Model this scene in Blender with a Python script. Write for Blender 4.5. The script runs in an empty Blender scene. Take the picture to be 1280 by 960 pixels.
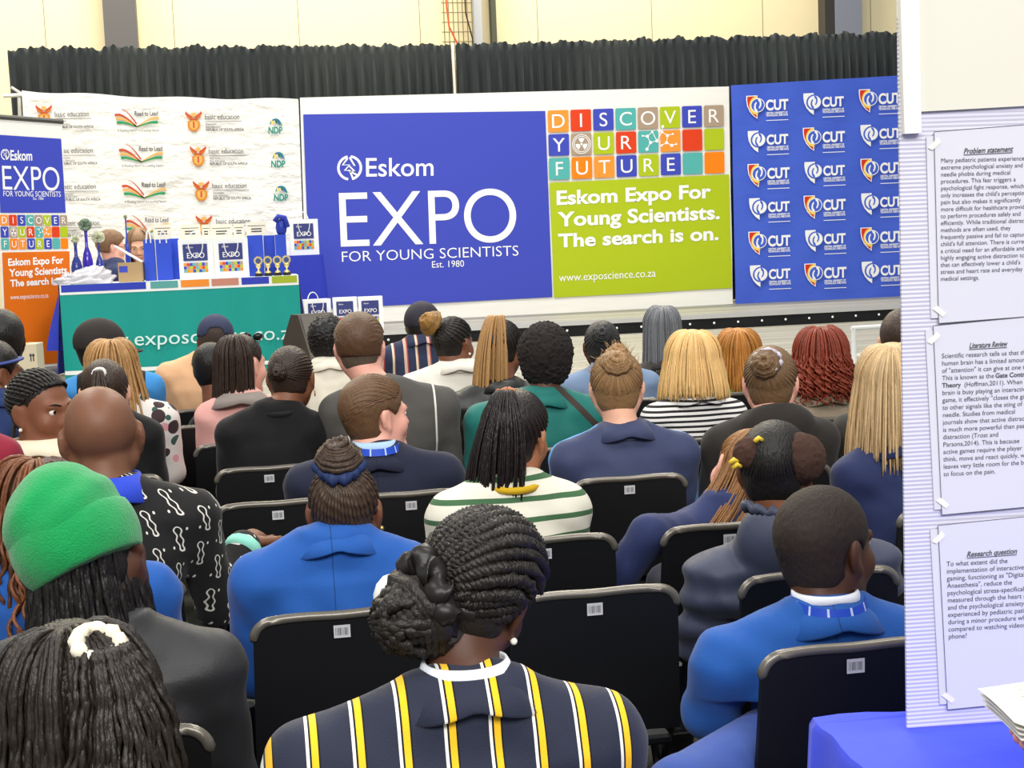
import bpy, math, random
import numpy as np
from mathutils import Vector, Matrix
rnd = random.Random(7)
C = bpy.context.scene.collection
SC = bpy.context.scene
# ------------------------------------------------------------------ camera
FPX, CAMZ, YAW, PITCH, ROLL = 1775.0, 1.66, math.radians(10.2), math.atan(175/1775.), math.radians(2.3)
fh = np.array([math.sin(YAW), math.cos(YAW), 0.]); r0 = np.array([math.cos(YAW), -math.sin(YAW), 0.]); zz = np.array([0, 0, 1.])
CF = fh*math.cos(PITCH) - zz*math.sin(PITCH); u0 = fh*math.sin(PITCH) + zz*math.cos(PITCH)
CR = r0*math.cos(ROLL) - u0*math.sin(ROLL); CU = u0*math.cos(ROLL) + r0*math.sin(ROLL)
CO = np.array([0, 0, CAMZ])
cam = bpy.data.cameras.new('camera'); cam.sensor_width = 36; cam.lens = FPX*36/1280; cam.clip_start = .05; cam.clip_end = 200
co = bpy.data.objects.new('camera', cam); C.objects.link(co)
M = Matrix.Identity(4)
for i in range(3):
    M[i][0] = CR[i]; M[i][1] = CU[i]; M[i][2] = -CF[i]; M[i][3] = CO[i]
co.matrix_world = M; SC.camera = co
# ------------------------------------------------------------------ light
SC.view_settings.view_transform = 'Standard'; SC.view_settings.look = 'None'
SC.view_settings.exposure = 0.0; SC.view_settings.gamma = 1.0; SC.view_settings.use_curve_mapping = False
w = bpy.data.worlds.new('hall_daylight'); SC.world = w; w.use_nodes = True
w.node_tree.nodes['Background'].inputs[0].default_value = (.93, .97, 1.0, 1); w.node_tree.nodes['Background'].inputs[1].default_value = 0.5
def area(name, loc, size, power, col=(1, .96, .9), rot=(0, 0, 0)):
    l = bpy.data.lights.new(name, 'AREA'); l.shape = 'RECTANGLE'; l.size, l.size_y = size; l.energy = power; l.color = col
    o = bpy.data.objects.new(name, l); C.objects.link(o); o.location = loc; o.rotation_euler = rot; return o
for i, (x, y) in enumerate([(-3.2, 1.5), (3.2, 1.5), (-3.2, 7.2), (3.2, 7.2), (-3, 11.6), (3, 11.6)]):   # the hall's high-bay lamps
    area('high_bay_lamp', (x, y, 7.6), (2.4, 1.2), (170, 170, 170, 170, 262, 262)[i])
for x in (-4.5, 0, 4.5): area('wall_fill_light', (x, 15.9, 7.9), (2.6, .5), 300, (1, .94, .82), (math.radians(14), 0, 0))  # added fill lights, out of view, to brighten the cream back wall
area('roof_light', (0, -4.5, 6.6), (9, 2.6), 900, (1, .98, .95), (math.radians(50), 0, 0))
# ------------------------------------------------------------------ pixel helpers (photo 1280x960)
def ray(px, py): return CF + CR*((px-640)/FPX) + CU*((480-py)/FPX)
def onY(px, py, Y): d = ray(px, py); return CO + d*(Y/d[1])
def onZ(px, py, z): d = ray(px, py); return CO + d*((z-CAMZ)/d[2])
def atd(px, py, dep): return CO + ray(px, py)*dep
def proj(P):
    v = np.asarray(P, float)-CO; d = v@CF; return 640+FPX*(v@CR)/d, 480-FPX*(v@CU)/d, d
# ------------------------------------------------------------------ materials
def lin(c):
    if isinstance(c, str): c = [int(c[i:i+2], 16) for i in (0, 2, 4)]
    return tuple((x/255/12.92 if x/255 <= .04045 else ((x/255+.055)/1.055)**2.4) for x in c[:3])+(1.,)
MATS = {}
class N:                                    # tiny node builder
    def __init__(s, m): s.t = m.node_tree; s.b = s.t.nodes['Principled BSDF']
    def n(s, ty, ins=(), **kw):
        x = s.t.nodes.new(ty)
        for k, v in kw.items(): setattr(x, k, v)
        for k, v in (ins.items() if isinstance(ins, dict) else enumerate(ins)):
            if v is None: continue
            if isinstance(v, bpy.types.NodeSocket): s.t.links.new(v, x.inputs[k])
            else: x.inputs[k].default_value = v
        return x
    def m(s, op, *a): return s.n('ShaderNodeMath', a, operation=op).outputs[0]
    def mix(s, f, a, b):
        x = s.n('ShaderNodeMix', data_type='RGBA')
        for i, v in ((0, f), (6, a), (7, b)):
            if isinstance(v, bpy.types.NodeSocket): s.t.links.new(v, x.inputs[i])
            else: x.inputs[i].default_value = v
        return x.outputs[2]
    def obj(s): return s.n('ShaderNodeTexCoord').outputs['Object']
    def sep(s, v=None):
        x = s.n('ShaderNodeSeparateXYZ', [v or s.obj()]); return x.outputs
    def noise(s, scale, detail=3, vec=None, sc=None):
        v = vec or s.obj()
        if sc: v = s.n('ShaderNodeVectorMath', [v, sc], operation='MULTIPLY').outputs[0]
        return s.n('ShaderNodeTexNoise', {'Vector': v, 'Scale': scale, 'Detail': detail}).outputs['Fac']
    def col(s, v):
        s.t.links.new(v, s.b.inputs['Base Color'])
    def bump(s, h, strength=.3, dist=.01):
        x = s.n('ShaderNodeBump', {'Strength': strength, 'Distance': dist, 'Height': h}); s.t.links.new(x.outputs[0], s.b.inputs['Normal'])
    def rng(s, v, a, b, c=0., d=1.):
        return s.n('ShaderNodeMapRange', [v, a, b, c, d], clamp=True).outputs[0]
def mat(name, c=(200, 200, 200), rough=.6, spec=.3, metal=0., noise=None, bump=None, sheen=0., trans=0., build=None, coat=0, sss=0):
    if name in MATS: return MATS[name]
    m = bpy.data.materials.new(name); m.use_nodes = True; n = N(m); b = n.b
    b.inputs['Base Color'].default_value = lin(c); b.inputs['Roughness'].default_value = rough
    b.inputs['Specular IOR Level'].default_value = spec; b.inputs['Metallic'].default_value = metal
    b.inputs['Transmission Weight'].default_value = trans; b.inputs['Coat Weight'].default_value = coat
    if sheen: b.inputs['Sheen Weight'].default_value = sheen; b.inputs['Sheen Roughness'].default_value = .5
    if sss: b.inputs['Subsurface Weight'].default_value = sss; b.inputs['Subsurface Radius'].default_value = (.01, .004, .002)
    if noise:                                # (scale, amount)
        f = n.noise(noise[0], 3); l = lin(c)
        a = noise[1]; n.col(n.mix(n.rng(f, .3, .7), tuple(x*(1-a) for x in l[:3])+(1,), tuple(min(1, x*(1+a)) for x in l[:3])+(1,)))
    if bump:                                 # (scale, strength, distance[, stretch])
        n.bump(n.noise(bump[0], 4, sc=bump[3] if len(bump) > 3 else None), bump[1], bump[2])
    if build: build(n, lin(c))
    MATS[name] = m; return m
# ------------------------------------------------------------------ meshes
def link(o, parent=None):
    C.objects.link(o)
    if parent: o.parent = parent
    return o
def empty(name, loc, rz=0, label=None, cat=None, group=None):
    o = bpy.data.objects.new(name, None); o.empty_display_size = .1; o.location = loc; o.rotation_euler = (0, 0, rz); C.objects.link(o)
    return tag(o, label, cat, group)
def tag(o, label=None, cat=None, group=None, kind=None):
    for k, v in (('label', label), ('category', cat), ('group', group), ('kind', kind)):
        if v: o[k] = v
    return o
class MB:                                   # gathers verts/faces (+ material index) into one mesh object
    def __init__(s): s.v = []; s.f = []; s.mi = []; s.n = 0
    def add(s, v, f, mi=0):
        v = np.asarray(v, float).reshape(-1, 3); s.v.append(v)
        s.f += [tuple(int(i)+s.n for i in q) for q in f]; s.mi += [mi]*len(f); s.n += len(v); return s
    def quadgrid(s, P, mi=0, wrap=False):   # P (n,m,3)
        n, m = P.shape[:2]; f = []
        for i in range(n-1):
            for j in range(m if wrap else m-1):
                f.append((i*m+j, i*m+(j+1) % m, (i+1)*m+(j+1) % m, (i+1)*m+j))
        return s.add(P.reshape(-1, 3), f, mi)
    def box(s, c, d, rz=0, mi=0, bev=0.):
        x, y, z = [k/2 for k in d]
        if bev:
            return s.rbox(c, d, bev, rz, mi)
        v = np.array([(a, b, e) for e in (-z, z) for a, b in ((-x, -y), (x, -y), (x, y), (-x, y))])
        return s.add(rot(v, rz)+np.array(c), [(3, 2, 1, 0), (4, 5, 6, 7), (0, 1, 5, 4), (1, 2, 6, 5), (2, 3, 7, 6), (3, 0, 4, 7)], mi)
    def rbox(s, c, d, b, rz=0, mi=0):       # rounded footprint box with chamfered rims
        x, y, z = [k/2 for k in d]; b = min(b, x*.95, y*.95, z*.95)
        def ring(ix, zz):
            o = []
            for cx, cy, a0 in ((x-b, y-b, 0), (-x+b, y-b, 90), (-x+b, -y+b, 180), (x-b, -y+b, 270)):
                for k in range(4):
                    a = math.radians(a0+30*k); o.append((cx+(b-ix)*math.cos(a), cy+(b-ix)*math.sin(a), zz))
            return o
        R = [ring(b*.6, -z), ring(0, -z+b*.6), ring(0, z-b*.6), ring(b*.6, z)]
        v = rot(np.array(sum(R, [])), rz)+np.array(c); n = 16
        f = [(i*n+j, i*n+(j+1) % n, (i+1)*n+(j+1) % n, (i+1)*n+j) for i in range(3) for j in range(n)]
        return s.add(v, f+[tuple(range(n-1, -1, -1)), tuple(range(3*n, 4*n))], mi)
    def tube(s, P, r, sides=6, mi=0, cap=True, closed=False, flat=1.):
        P = np.asarray(P, float); n = len(P); r = np.broadcast_to(np.asarray(r, float), (n,))
        T = np.gradient(P, axis=0) if not closed else np.roll(P, -1, 0)-np.roll(P, 1, 0)
        T /= np.linalg.norm(T, axis=1)[:, None]+1e-12
        up = np.array([0, 0, 1.]) if abs(T[0][2]) < .9 else np.array([0, 1., 0])
        A = np.zeros_like(P); a = up-T[0]*(up@T[0]); a /= np.linalg.norm(a)
        for i in range(n):
            a = a-T[i]*(a@T[i]); a /= np.linalg.norm(a)+1e-12; A[i] = a
        B = np.cross(T, A); t = np.arange(sides)*2*math.pi/sides
        V = P[:, None]+r[:, None, None]*(np.cos(t)[None, :, None]*A[:, None]*flat+np.sin(t)[None, :, None]*B[:, None])
        f = [(i*sides+j, i*sides+(j+1) % sides, ((i+1) % n)*sides+(j+1) % sides, ((i+1) % n)*sides+j) for i in range(n if closed else n-1) for j in range(sides)]
        if cap and not closed: f += [tuple(range(sides-1, -1, -1)), tuple((n-1)*sides+j for j in range(sides))]
        return s.add(V.reshape(-1, 3), f, mi)
    def lathe(s, prof, c=(0, 0, 0), n=20, mi=0, sx=1., sy=1.):   # prof [(r,z)]
        t = np.arange(n)*2*math.pi/n
        P = np.array([[(r*math.cos(a)*sx, r*math.sin(a)*sy, z) for a in t] for r, z in prof])+np.array(c)
        s.quadgrid(P, mi, True)
        if prof[0][0] > 1e-4: s.add(P[0], [tuple(range(n-1, -1, -1))], mi)
        if prof[-1][0] > 1e-4: s.add(P[-1], [tuple(range(n))], mi)
        return s
    def ball(s, c, r, n=12, mi=0):
        r = np.broadcast_to(np.asarray(r, float), (3,)); th = np.linspace(.001, math.pi-.001, n//2+2); ph = np.arange(n)*2*math.pi/n
        P = np.stack([np.sin(th)[:, None]*np.cos(ph), np.sin(th)[:, None]*np.sin(ph), np.cos(th)[:, None]+0*ph], -1)*r+np.array(c)
        return s.quadgrid(P[::-1], mi, True)
    def poly(s, pts, mi=0): pts = np.asarray(pts, float); return s.add(pts, [tuple(range(len(pts)))], mi)
    def build(s, name, mats, parent=None, loc=(0, 0, 0), rz=0, smooth=False, origin=None):
        v = np.concatenate(s.v) if s.v else np.zeros((0, 3))
        if origin is not None: v = v-np.array(origin); loc = origin
        me = bpy.data.meshes.new(name)
        fast_mesh(me, v, s.f, s.mi)
        for m in (mats if isinstance(mats, (list, tuple)) else [mats]): me.materials.append(m)
        me.polygons.foreach_set('use_smooth', np.full(len(me.polygons), bool(smooth)))
        o = bpy.data.objects.new(name, me); o.location = loc; o.rotation_euler = (0, 0, rz); return link(o, parent)
def fast_mesh(me, v, f, mi=None):
    me.vertices.add(len(v)); me.vertices.foreach_set('co', np.asarray(v, np.float32).ravel())
    ln = np.array([len(q) for q in f], np.int32) if not isinstance(f, np.ndarray) else np.full(len(f), f.shape[1], np.int32)
    fl = (np.fromiter((i for q in f for i in q), np.int32, int(ln.sum())) if not isinstance(f, np.ndarray) else f.astype(np.int32).ravel())
    me.loops.add(len(fl)); me.loops.foreach_set('vertex_index', fl)
    me.polygons.add(len(ln)); me.polygons.foreach_set('loop_start', np.concatenate([[0], np.cumsum(ln)[:-1]]).astype(np.int32) if len(ln) else np.zeros(0, np.int32))
    if mi is not None and len(mi): me.polygons.foreach_set('material_index', np.asarray(mi, np.int32))
    me.update(calc_edges=True); me.validate()
def rot(v, rz):
    c, s_ = math.cos(rz), math.sin(rz); v = np.asarray(v, float); o = v.copy(); o[..., 0] = v[..., 0]*c-v[..., 1]*s_; o[..., 1] = v[..., 0]*s_+v[..., 1]*c; return o
def nz(x, y, s=1., seed=0.):                # cheap smooth 2-D noise for geometry
    return (np.sin(x*1.7*s+seed+1.3*np.sin(y*1.1*s+seed))+np.sin(y*2.3*s+2*seed+1.7*np.sin(x*.9*s+1.1))+np.sin((x+y)*3.1*s+.7*seed))/3
_TX = {}
def text2d(body, off=0., sp=1.):            # glyph outline mesh of the built-in font, unit box: returns v(2-D), faces, width/height
    k = (body, off, sp)
    if k in _TX: return _TX[k]
    cu = bpy.data.curves.new('t', 'FONT'); cu.body = body; cu.offset = off; cu.space_character = sp; cu.resolution_u = 12 if len(body) < 6 else 3
    o = bpy.data.objects.new('t', cu); C.objects.link(o); dg = bpy.context.evaluated_depsgraph_get(); dg.update()
    me = bpy.data.meshes.new_from_object(o.evaluated_get(dg))
    v = np.zeros(len(me.vertices)*3); me.vertices.foreach_get('co', v); v = v.reshape(-1, 3)[:, :2]
    f = [tuple(p.vertices) for p in me.polygons]
    bpy.data.objects.remove(o); bpy.data.meshes.remove(me); bpy.data.curves.remove(cu)
    _TX[k] = (v, f); return _TX[k]
class Plane:                                # a printed plane in the world: px-space artwork lands on it
    def __init__(s, P, n): s.P = np.array(P, float); s.n = np.array(n, float)/np.linalg.norm(n)
    def pt(s, px, py, eps=0.):
        d = ray(px, py); q = CO+d*((s.P-CO)@s.n/(d@s.n)); return q+s.n*eps
def put_text(mb, pl, body, bl, br, tl, mi=0, off=0., sp=1., eps=.004, cap=.7, fit=True):
    """text whose baseline runs bl->br (photo points on the plane) with capital tops at tl"""
    v, f = text2d(body, off, sp); A, B, T = (pl.pt(*p, eps) for p in (bl, br, tl))
    x0, x1 = v[:, 0].min(), v[:, 0].max()
    e1 = (B-A)/(x1-x0); e2 = (T-A)/cap
    mb.add(A+(v[:, :1]-x0)*e1+v[:, 1:]*e2, f, mi)
def frame2(pl, bl, br, tl, eps=.004):       # affine frame: (u,v) in 0..1 -> plane
    A, B, T = (pl.pt(*p, eps) for p in (bl, br, tl)); n = pl.n
    return lambda uv, e=0.: A+np.asarray(uv, float)[..., :1]*(B-A)+np.asarray(uv, float)[..., 1:2]*(T-A)+n*e
def stroke(pts, wd):                        # flat 2-D ribbon
    P = np.asarray(pts, float); T = np.gradient(P, axis=0); T /= np.linalg.norm(T, axis=1)[:, None]+1e-12
    Nn = np.stack([-T[:, 1], T[:, 0]], 1); wd = np.broadcast_to(np.asarray(wd, float), (len(P),))[:, None]/2
    L, R = P+Nn*wd, P-Nn*wd; n = len(P)
    return np.concatenate([L, R]), [(i, n+i, n+i+1, i+1) for i in range(n-1)]
def arc(cx, cy, rx, ry, a0, a1, n=24):
    t = np.radians(np.linspace(a0, a1, n)); return np.stack([cx+rx*np.cos(t), cy+ry*np.sin(t)], 1)
CAP = text2d('E')[0][:, 1].max()
def PT(mb, pl, body, bl, br, tl, mi=0, off=0., eps=.006, sp=1.): put_text(mb, pl, body, bl, br, tl, mi, off, sp, eps, CAP)
WHITE = mat('print_white', (246, 246, 242), .55)
INK = {k: mat('print_'+k, c, .5, .25) for k, c in dict(blue=(62, 74, 184), orange=(246, 150, 52), red=(222, 62, 20), teal=(84, 176, 170), taupe=(172, 150, 128), lime=(176, 194, 24),
       hot=(255, 132, 6), darkblue=(40, 52, 140), rollorange=(226, 112, 14), green=(30, 150, 84), ink=(60, 58, 60), brown=(196, 74, 40), gold=(214, 136, 40), sand=(228, 176, 96), ndp=(22, 140, 122), yellow=(252, 214, 90), cutred=(214, 52, 30)).items()}
# ------------------------------------------------------------------ setting
def wallmat(n, c):
    x, y, z = n.sep(); f = n.m('FRACT', n.m('MULTIPLY', x, 1/1.46)); l = n.m('LESS_THAN', n.m('ABSOLUTE', n.m('SUBTRACT', f, .5)), .004)
    n.col(n.mix(l, c, (.32, .27, .17, 1)))
def carpet(n, c):
    f = n.noise(180, 4); n.col(n.mix(n.rng(f, .35, .7), (.035, .036, .03, 1), (.16, .16, .125, 1))); n.bump(f, .5, .004)
def planks(n, c):
    x, y, z = n.sep(); g = n.m('FRACT', n.m('MULTIPLY', y, 1/.62)); l = n.m('LESS_THAN', g, .03)
    f = n.noise(1.0, 5, sc=(.8, 14, 1)); base = n.mix(n.rng(f, .3, .7), tuple(k*.78 for k in c[:3])+(1,), tuple(k*1.2 for k in c[:3])+(1,))
    n.col(n.mix(l, base, (.62, .62, .58, 1))); n.bump(f, .15, .003)
m_wall = mat('painted_panel_wall', (240, 224, 180), .7, build=wallmat)
m_floor = mat('flecked_carpet', (70, 70, 64), .95, build=carpet)
m_deck = mat('grey_stage_boards', (150, 147, 134), .55, build=planks)
m_steel = mat('grey_steel', (96, 94, 90), .5, noise=(3, .12)); m_blkcloth = mat('black_skirt_cloth', (22, 23, 25), .85, bump=(9, .3, .02, (4, 1, .6)))
def struct(mb, name, m, **k): return tag(mb.build(name, m, **k), kind='structure')
struct(MB().box((0, 6, -.05), (26, 30, .1)), 'floor', m_floor)
struct(MB().box((0, 17.6, 4.2), (26, .2, 8.6)), 'wall_back', m_wall)
for a, b, c, y0 in ((130, 171, (98, 95, 92), 17.35), (1043, 1076, (132, 136, 146), 17.3), (1030, 1044, (58, 55, 50), 17.32), (592, 602, (176, 178, 178), 17.35), (614, 620, (78, 80, 62), 17.38)):
    A, B = onY(a, 30, y0), onY(b, 30, y0)
    struct(MB().box(((A[0]+B[0])/2, y0+.08, 4.2), (B[0]-A[0], .24, 8.4)), 'trim_column', mat('column_%d' % a, c, .5))
# wire cable ladder on the wall
t = empty('cable_ladder', onY(574, 60, 17.3), 0, 'wire mesh cable ladder with an orange cable, on the wall above the curtain', 'cable ladder')
P0 = onY(574, 60, 17.3); wm = mat('galvanised_wire', (150, 140, 110), .4, metal=.6); a, b = MB(), MB()
for k in range(7): a.tube([(-.17+.057*k, 0, -.6), (-.17+.057*k, 0, 3)], .006, 4)
for k in range(30): a.tube([(-.2, -.008, -.5+.115*k), (.18, -.008, -.5+.115*k)], .006, 4)
a.build('mesh', wm, t)
b.tube([(-.15, -.05, 3), (-.14, -.05, .5), (-.12, -.05, .25), (0, -.06, -.02), (.1, -.05, -.3), (.14, -.05, -.5)], .011, 6); b.build('orange_cable', mat('orange_cable', (200, 84, 40), .5), t)
b = MB(); b.tube([(.06, -.05, 3), (.09, -.05, .4), (.16, -.05, .1), (.15, -.05, -.5)], .009, 6); b.build('black_cable', mat('black_cable', (30, 28, 26), .5), t)
ZL, ZU, YF, YU = .75, .9, 9.1, 13.36
struct(MB().box((0, (YF+17)/2, ZL-.03), (17, 17-YF, .06)), 'floor_stage_lower', m_deck)
struct(MB().box((0, (YU+17)/2, ZU-.03), (17, 17-YU, .06)), 'floor_stage_upper', m_deck)
struct(MB().box((0, YU-.012, ZU-.022), (17, .03, .045)), 'trim_stage_edge', mat('aluminium_edge', (206, 206, 204), .3, metal=.5))
struct(MB().box((0, YF-.012, ZL-.025), (17, .03, .05)), 'trim_stage_front', MATS['aluminium_edge'])
def skirt(name, Y, z0, z1, x0, x1, amp, wl, label, seed):
    n = int((x1-x0)/.035); X = np.linspace(x0, x1, n); Z = np.linspace(z1, z0, 5)
    g = np.stack([np.broadcast_to(X, (5, n)), Y-.012-amp*np.abs(np.sin(X[None]*math.pi/wl+.8*np.sin(X[None]*1.3+seed)))*np.linspace(.5, 1, 5)[:, None], np.broadcast_to(Z[:, None], (5, n))], -1)
    o = MB().quadgrid(g[::-1]).build(name, m_blkcloth, smooth=True, origin=((x0+x1)/2, Y, z0)); return tag(o, label, 'stage skirt')
sk = skirt('stage_skirt', YU, ZL+.005, ZU-.045, -6.5, 8.4, .018, .9, 'low black step skirt with a row of white studs along the upper stage', 1)
for k in range(57):
    x = -5.9+.246*k
    MB().ball((0, 0, 0), (.012, .008, .012), 8).build('stud', WHITE, sk, loc=(x-.95, -.04, ZU-.045-.05-ZL))
skirt('stage_skirt', YF, .005, ZL-.05, -8, 8, .05, .35, 'tall gathered black skirt hanging below the lower stage edge', 2)
# tube rail on stage edge
t = empty('handrail', onZ(1092, 452, ZL), 0, 'white tubular stair rail frame at the stage edge beside the red haired woman', 'handrail'); mr = mat('white_rail', (224, 226, 222), .3)
Pq = onZ(1068, 453, ZL); o0 = np.array(t.location); s_ = Pq-o0
MB().tube([s_, s_+(0, 0, .235)], .017, 10).build('post', mr, t); MB().tube([s_+(.5, .02, 0), s_+(.5, .02, .235)], .017, 10).build('post', mr, t)
MB().tube([s_+(-.017, 0, .237), s_+(.517, .02, .237)], .017, 10).build('top_rail', mr, t); MB().tube([s_+(0, 0, .045), s_+(.5, .02, .045)], .014, 10).build('lower_rail', mr, t)
# ------------------------------------------------------------------ curtain
def curt(n, c):
    n.col(n.mix(n.rng(n.noise(.35, 2), .4, .62), (.012, .016, .02, 1), (.05, .058, .052, 1)))
m_curt = mat('black_drape', (40, 46, 46), .8, sheen=.15, build=curt)
YC = 15.7
def drape(x0, x1, ztop0, ztop1, seed, label):
    n = int((x1-x0)/.009); X = np.linspace(x0, x1, n); zt = np.linspace(ztop0, ztop1, n)
    ph = X*2*math.pi/.115+2.2*np.sin(X*2.1+seed)+1.3*np.sin(X*5.3+seed*2)
    rows = []
    for k, t_ in enumerate((0, .02, .05, .1, .3, .65, 1)):
        z = zt*(1-t_)+.92*t_; amp = (.016, .01, .014, .034, .045, .05, .055)[k]
        rows.append(np.stack([X+.01*np.cos(ph)*t_, YC-amp*(np.sin(ph)+.35*np.sin(2.3*ph+seed)), z], -1))
    rf = zt+.035+.03*nz(X*9, X*0, 1, seed)+.03*np.abs(nz(X*23, X*0, 1, seed+2))   # ruffled heading
    rows.insert(0, np.stack([X, YC+.01-.025*np.sin(ph*1.3), rf], -1))
    o = MB().quadgrid(np.array(rows[::-1])).build('stage_curtain', m_curt, smooth=True, origin=((x0+x1)/2, YC, .9)); return tag(o, label, 'curtain', 'black pipe and drape curtains')
xl, xm, xr = onY(9, 64, YC)[0], onY(566, 60, YC)[0], onY(1160, 45, YC)[0]
zt = [onY(9, 66, YC)[2], onY(566, 61, YC)[2], onY(1160, 44, YC)[2]]
drape(xl, xm-.02, zt[0], zt[1], 1, 'black pleated curtain behind the white and blue backdrops, left of the white pole')
drape(xm+.03, xr, zt[1], zt[2], 4, 'charcoal pleated curtain right of the white pole, above the lime panel and blue crest backdrop')
tag(MB().tube([(xm, YC, ZU), (xm, YC, zt[1]+.06)], .016, 8).build('curtain_pole', mat('pole_white', (205, 200, 180), .4), smooth=True), 'slim white upright pole between the two black curtains', 'pole')
# ------------------------------------------------------------------ backdrops
YB = 14.95
def tile_words(fr, mb_of, cols, letters, w_, g_, h_, gv):
    tw, th = 8*w_+7*g_, 3*h_+2*gv
    for r in range(3):
        for c in range(8):
            x0, y0 = c*(w_+g_)/tw, 1-(r*(h_+gv)+h_)/th; x1, y1 = x0+w_/tw, y0+h_/th; rr = .006
            q = [(x0+rr, y0), (x1-rr, y0), (x1, y0+rr*2), (x1, y1-rr*2), (x1-rr, y1), (x0+rr, y1), (x0, y1-rr*2), (x0, y0+rr*2)]
            mb_of(cols[r][c]).poly(fr(q))
            L = letters[r][c]
            if L.strip():
                v, f = text2d(L); cx = (v[:, 0].min()+v[:, 0].max())/2; k = .62*(y1-y0)/CAP; kx = k*(th/tw)*ASP[0]
                mb_of('white').add(fr(np.c_[(x0+x1)/2+(v[:, 0]-cx)*kx, y0+.19*(y1-y0)+v[:, 1]*k], .003), f)
    return tw, th
ASP = [1.]
COLS = [['orange', 'red', 'blue', 'teal', 'taupe', 'lime', 'blue', 'taupe'], ['blue', 'taupe', 'lime', 'red', 'teal', 'orange', 'red', 'lime'], ['teal', 'hot', 'orange', 'blue', 'lime', 'blue', 'teal', 'hot']]
LETS = ['DISCOVER', 'Y UR    ', 'FUTURE  ']
def discover(parent, fr, origin, w_=25.2, g_=2.5, h_=27., gv=2.7, lift=.006):
    S = {}
    def of(k): return S.setdefault(k, MB())
    tw, th = tile_words(fr, of, COLS, LETS, w_, g_, h_, gv)
    def sub(r, c, uv): x0, y0 = c*(w_+g_)/tw, 1-(r*(h_+gv)+h_)/th; uv = np.asarray(uv, float); return np.stack([x0+uv[..., 0]*w_/tw, y0+uv[..., 1]*h_/th], -1)
    def ring(r, c, cx, cy, R, wd, n=28):
        v, f = stroke(arc(cx, cy, R, R, 0, 360, n), wd); of('white').add(fr(sub(r, c, v), .004), f)
    for R in (.44, .36): ring(1, 1, .5, .5, R, .035)
    for a in (90, 210, 330):                                  # trefoil
        q = np.concatenate([arc(.5, .5, .29, .29, a-32, a+32, 9), arc(.5, .5, .09, .09, a+32, a-32, 5)]); of('white').poly(fr(sub(1, 1, q), .004))
    of('white').poly(fr(sub(1, 1, arc(.5, .5, .055, .055, 0, 345, 12)), .004))
    atoms = [(4, .22, .78, .05), (4, .45, .75, .08), (4, .6, .45, .08), (4, .42, .15, .08), (4, .92, .52, .08), (5, .12, 1.18, .07), (5, .08, .93, .07), (5, .35, .75, .08), (5, .62, .82, .05), (5, .3, .42, .08), (5, .56, .28, .08), (5, .78, .34, .05), (5, .05, .3, .06), (4, .7, .95, .06)]
    for c, x, y, r in atoms: of('white').poly(fr(sub(1, c, arc(x, y, r, r, 0, 345, 12)), .004))
    for i, j in ((0, 1), (1, 2), (2, 3), (2, 4), (5, 6), (6, 7), (7, 8), (7, 9), (9, 10), (10, 11), (9, 12), (4, 13), (1, 13), (6, 4)):
        A, B = [np.array([(atoms[k][0]*(w_+g_)/w_)+atoms[k][1], atoms[k][2]]) for k in (i, j)]
        v, f = stroke([A, B], .035); of('white').add(fr(sub(1, 0, v), .0038), f)
    names = dict(white='white_lettering', blue='blue_tiles', orange='amber_tiles', red='red_tiles', teal='teal_tiles', taupe='taupe_tiles', lime='lime_tiles', hot='orange_tiles')
    for k, mb in S.items(): mb.build(names[k][:-1] if k != 'white' else names[k], WHITE if k == 'white' else INK[k], parent, origin=origin).location = (0, 0, 0)
def onpl(pl, pts, e=0.): return np.array([pl.pt(x, y, e) for x, y in pts])
def cloth(name, quad, mat_, label, cat, sag=None, thick=.012, n=40, m=24, wob=.006, seed=0, pl=None):
    TL, TR, BR, BL = [np.array(q, float) for q in quad]; O = pl.pt(*((BL+BR)/2)); g = np.zeros((m, n, 3))
    for i, v in enumerate(np.linspace(0, 1, m)):
        for j, u in enumerate(np.linspace(0, 1, n)):
            p = (TL*(1-u)+TR*u)*(1-v)+(BL*(1-u)+BR*u)*v
            if sag: p = p+np.array([0, sag(u)*(1-v)])
            g[i, j] = pl.pt(*p, wob*nz(u*9, v*5, 1, seed)-.01)
    mb = MB().quadgrid(g[::-1]); mb.quadgrid((g-pl.n*thick)); return tag(mb.build(name, mat_, smooth=True, origin=O), label, cat), O
def child(mb, name, m, parent, O, label=None, smooth=False):
    o = mb.build(name, m, parent, origin=O, smooth=smooth); o.location = (0, 0, 0)
    if label: o['label'] = label
    return o
def eskom_mark(mb, fr):                                       # ring with two lightning strokes; unit box frame
    for q in (arc(.5, .5, .45, .45, 100, 262, 22), arc(.5, .5, .45, .45, -78, 84, 22)):
        v, f = stroke(q, .1); mb.add(fr(v, .001), f)
    for d in (0, .16):
        z = np.array([(.42, .88), (.22, .62), (.5, .62), (.3, .4), (.5, .4), (.62, .1)])*[1, 1] if d == 0 else np.array([(.5, .92), (.7, .58), (.48, .58), (.7, .36), (.52, .36), (.78, .22)])
        v, f = stroke(z, .075); mb.add(fr(v, .0015), f)
def wr(n, c): n.bump(n.m('ADD', n.m('MULTIPLY', n.noise(2.2, 4, sc=(1, 1, 2.6)), .8), n.m('MULTIPLY', n.noise(7, 3, sc=(1, 1, 2)), .3)), .9, .08)
m_wcloth = mat('white_banner_cloth', (240, 238, 230), .6, build=wr); m_bcloth = mat('smooth_white_banner', (243, 241, 232), .55, bump=(2.2, .25, .03, (.6, 1, 3)))
plB = Plane((0, YB, 0), (0, -1, 0))
bn, O = cloth('backdrop_banner', [(375, 122), (911.5, 108), (916.5, 380), (384, 408)], m_bcloth, 'large stage backdrop with a blue EXPO panel, lime panel and coloured letter tiles', 'banner', pl=plB)
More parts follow.
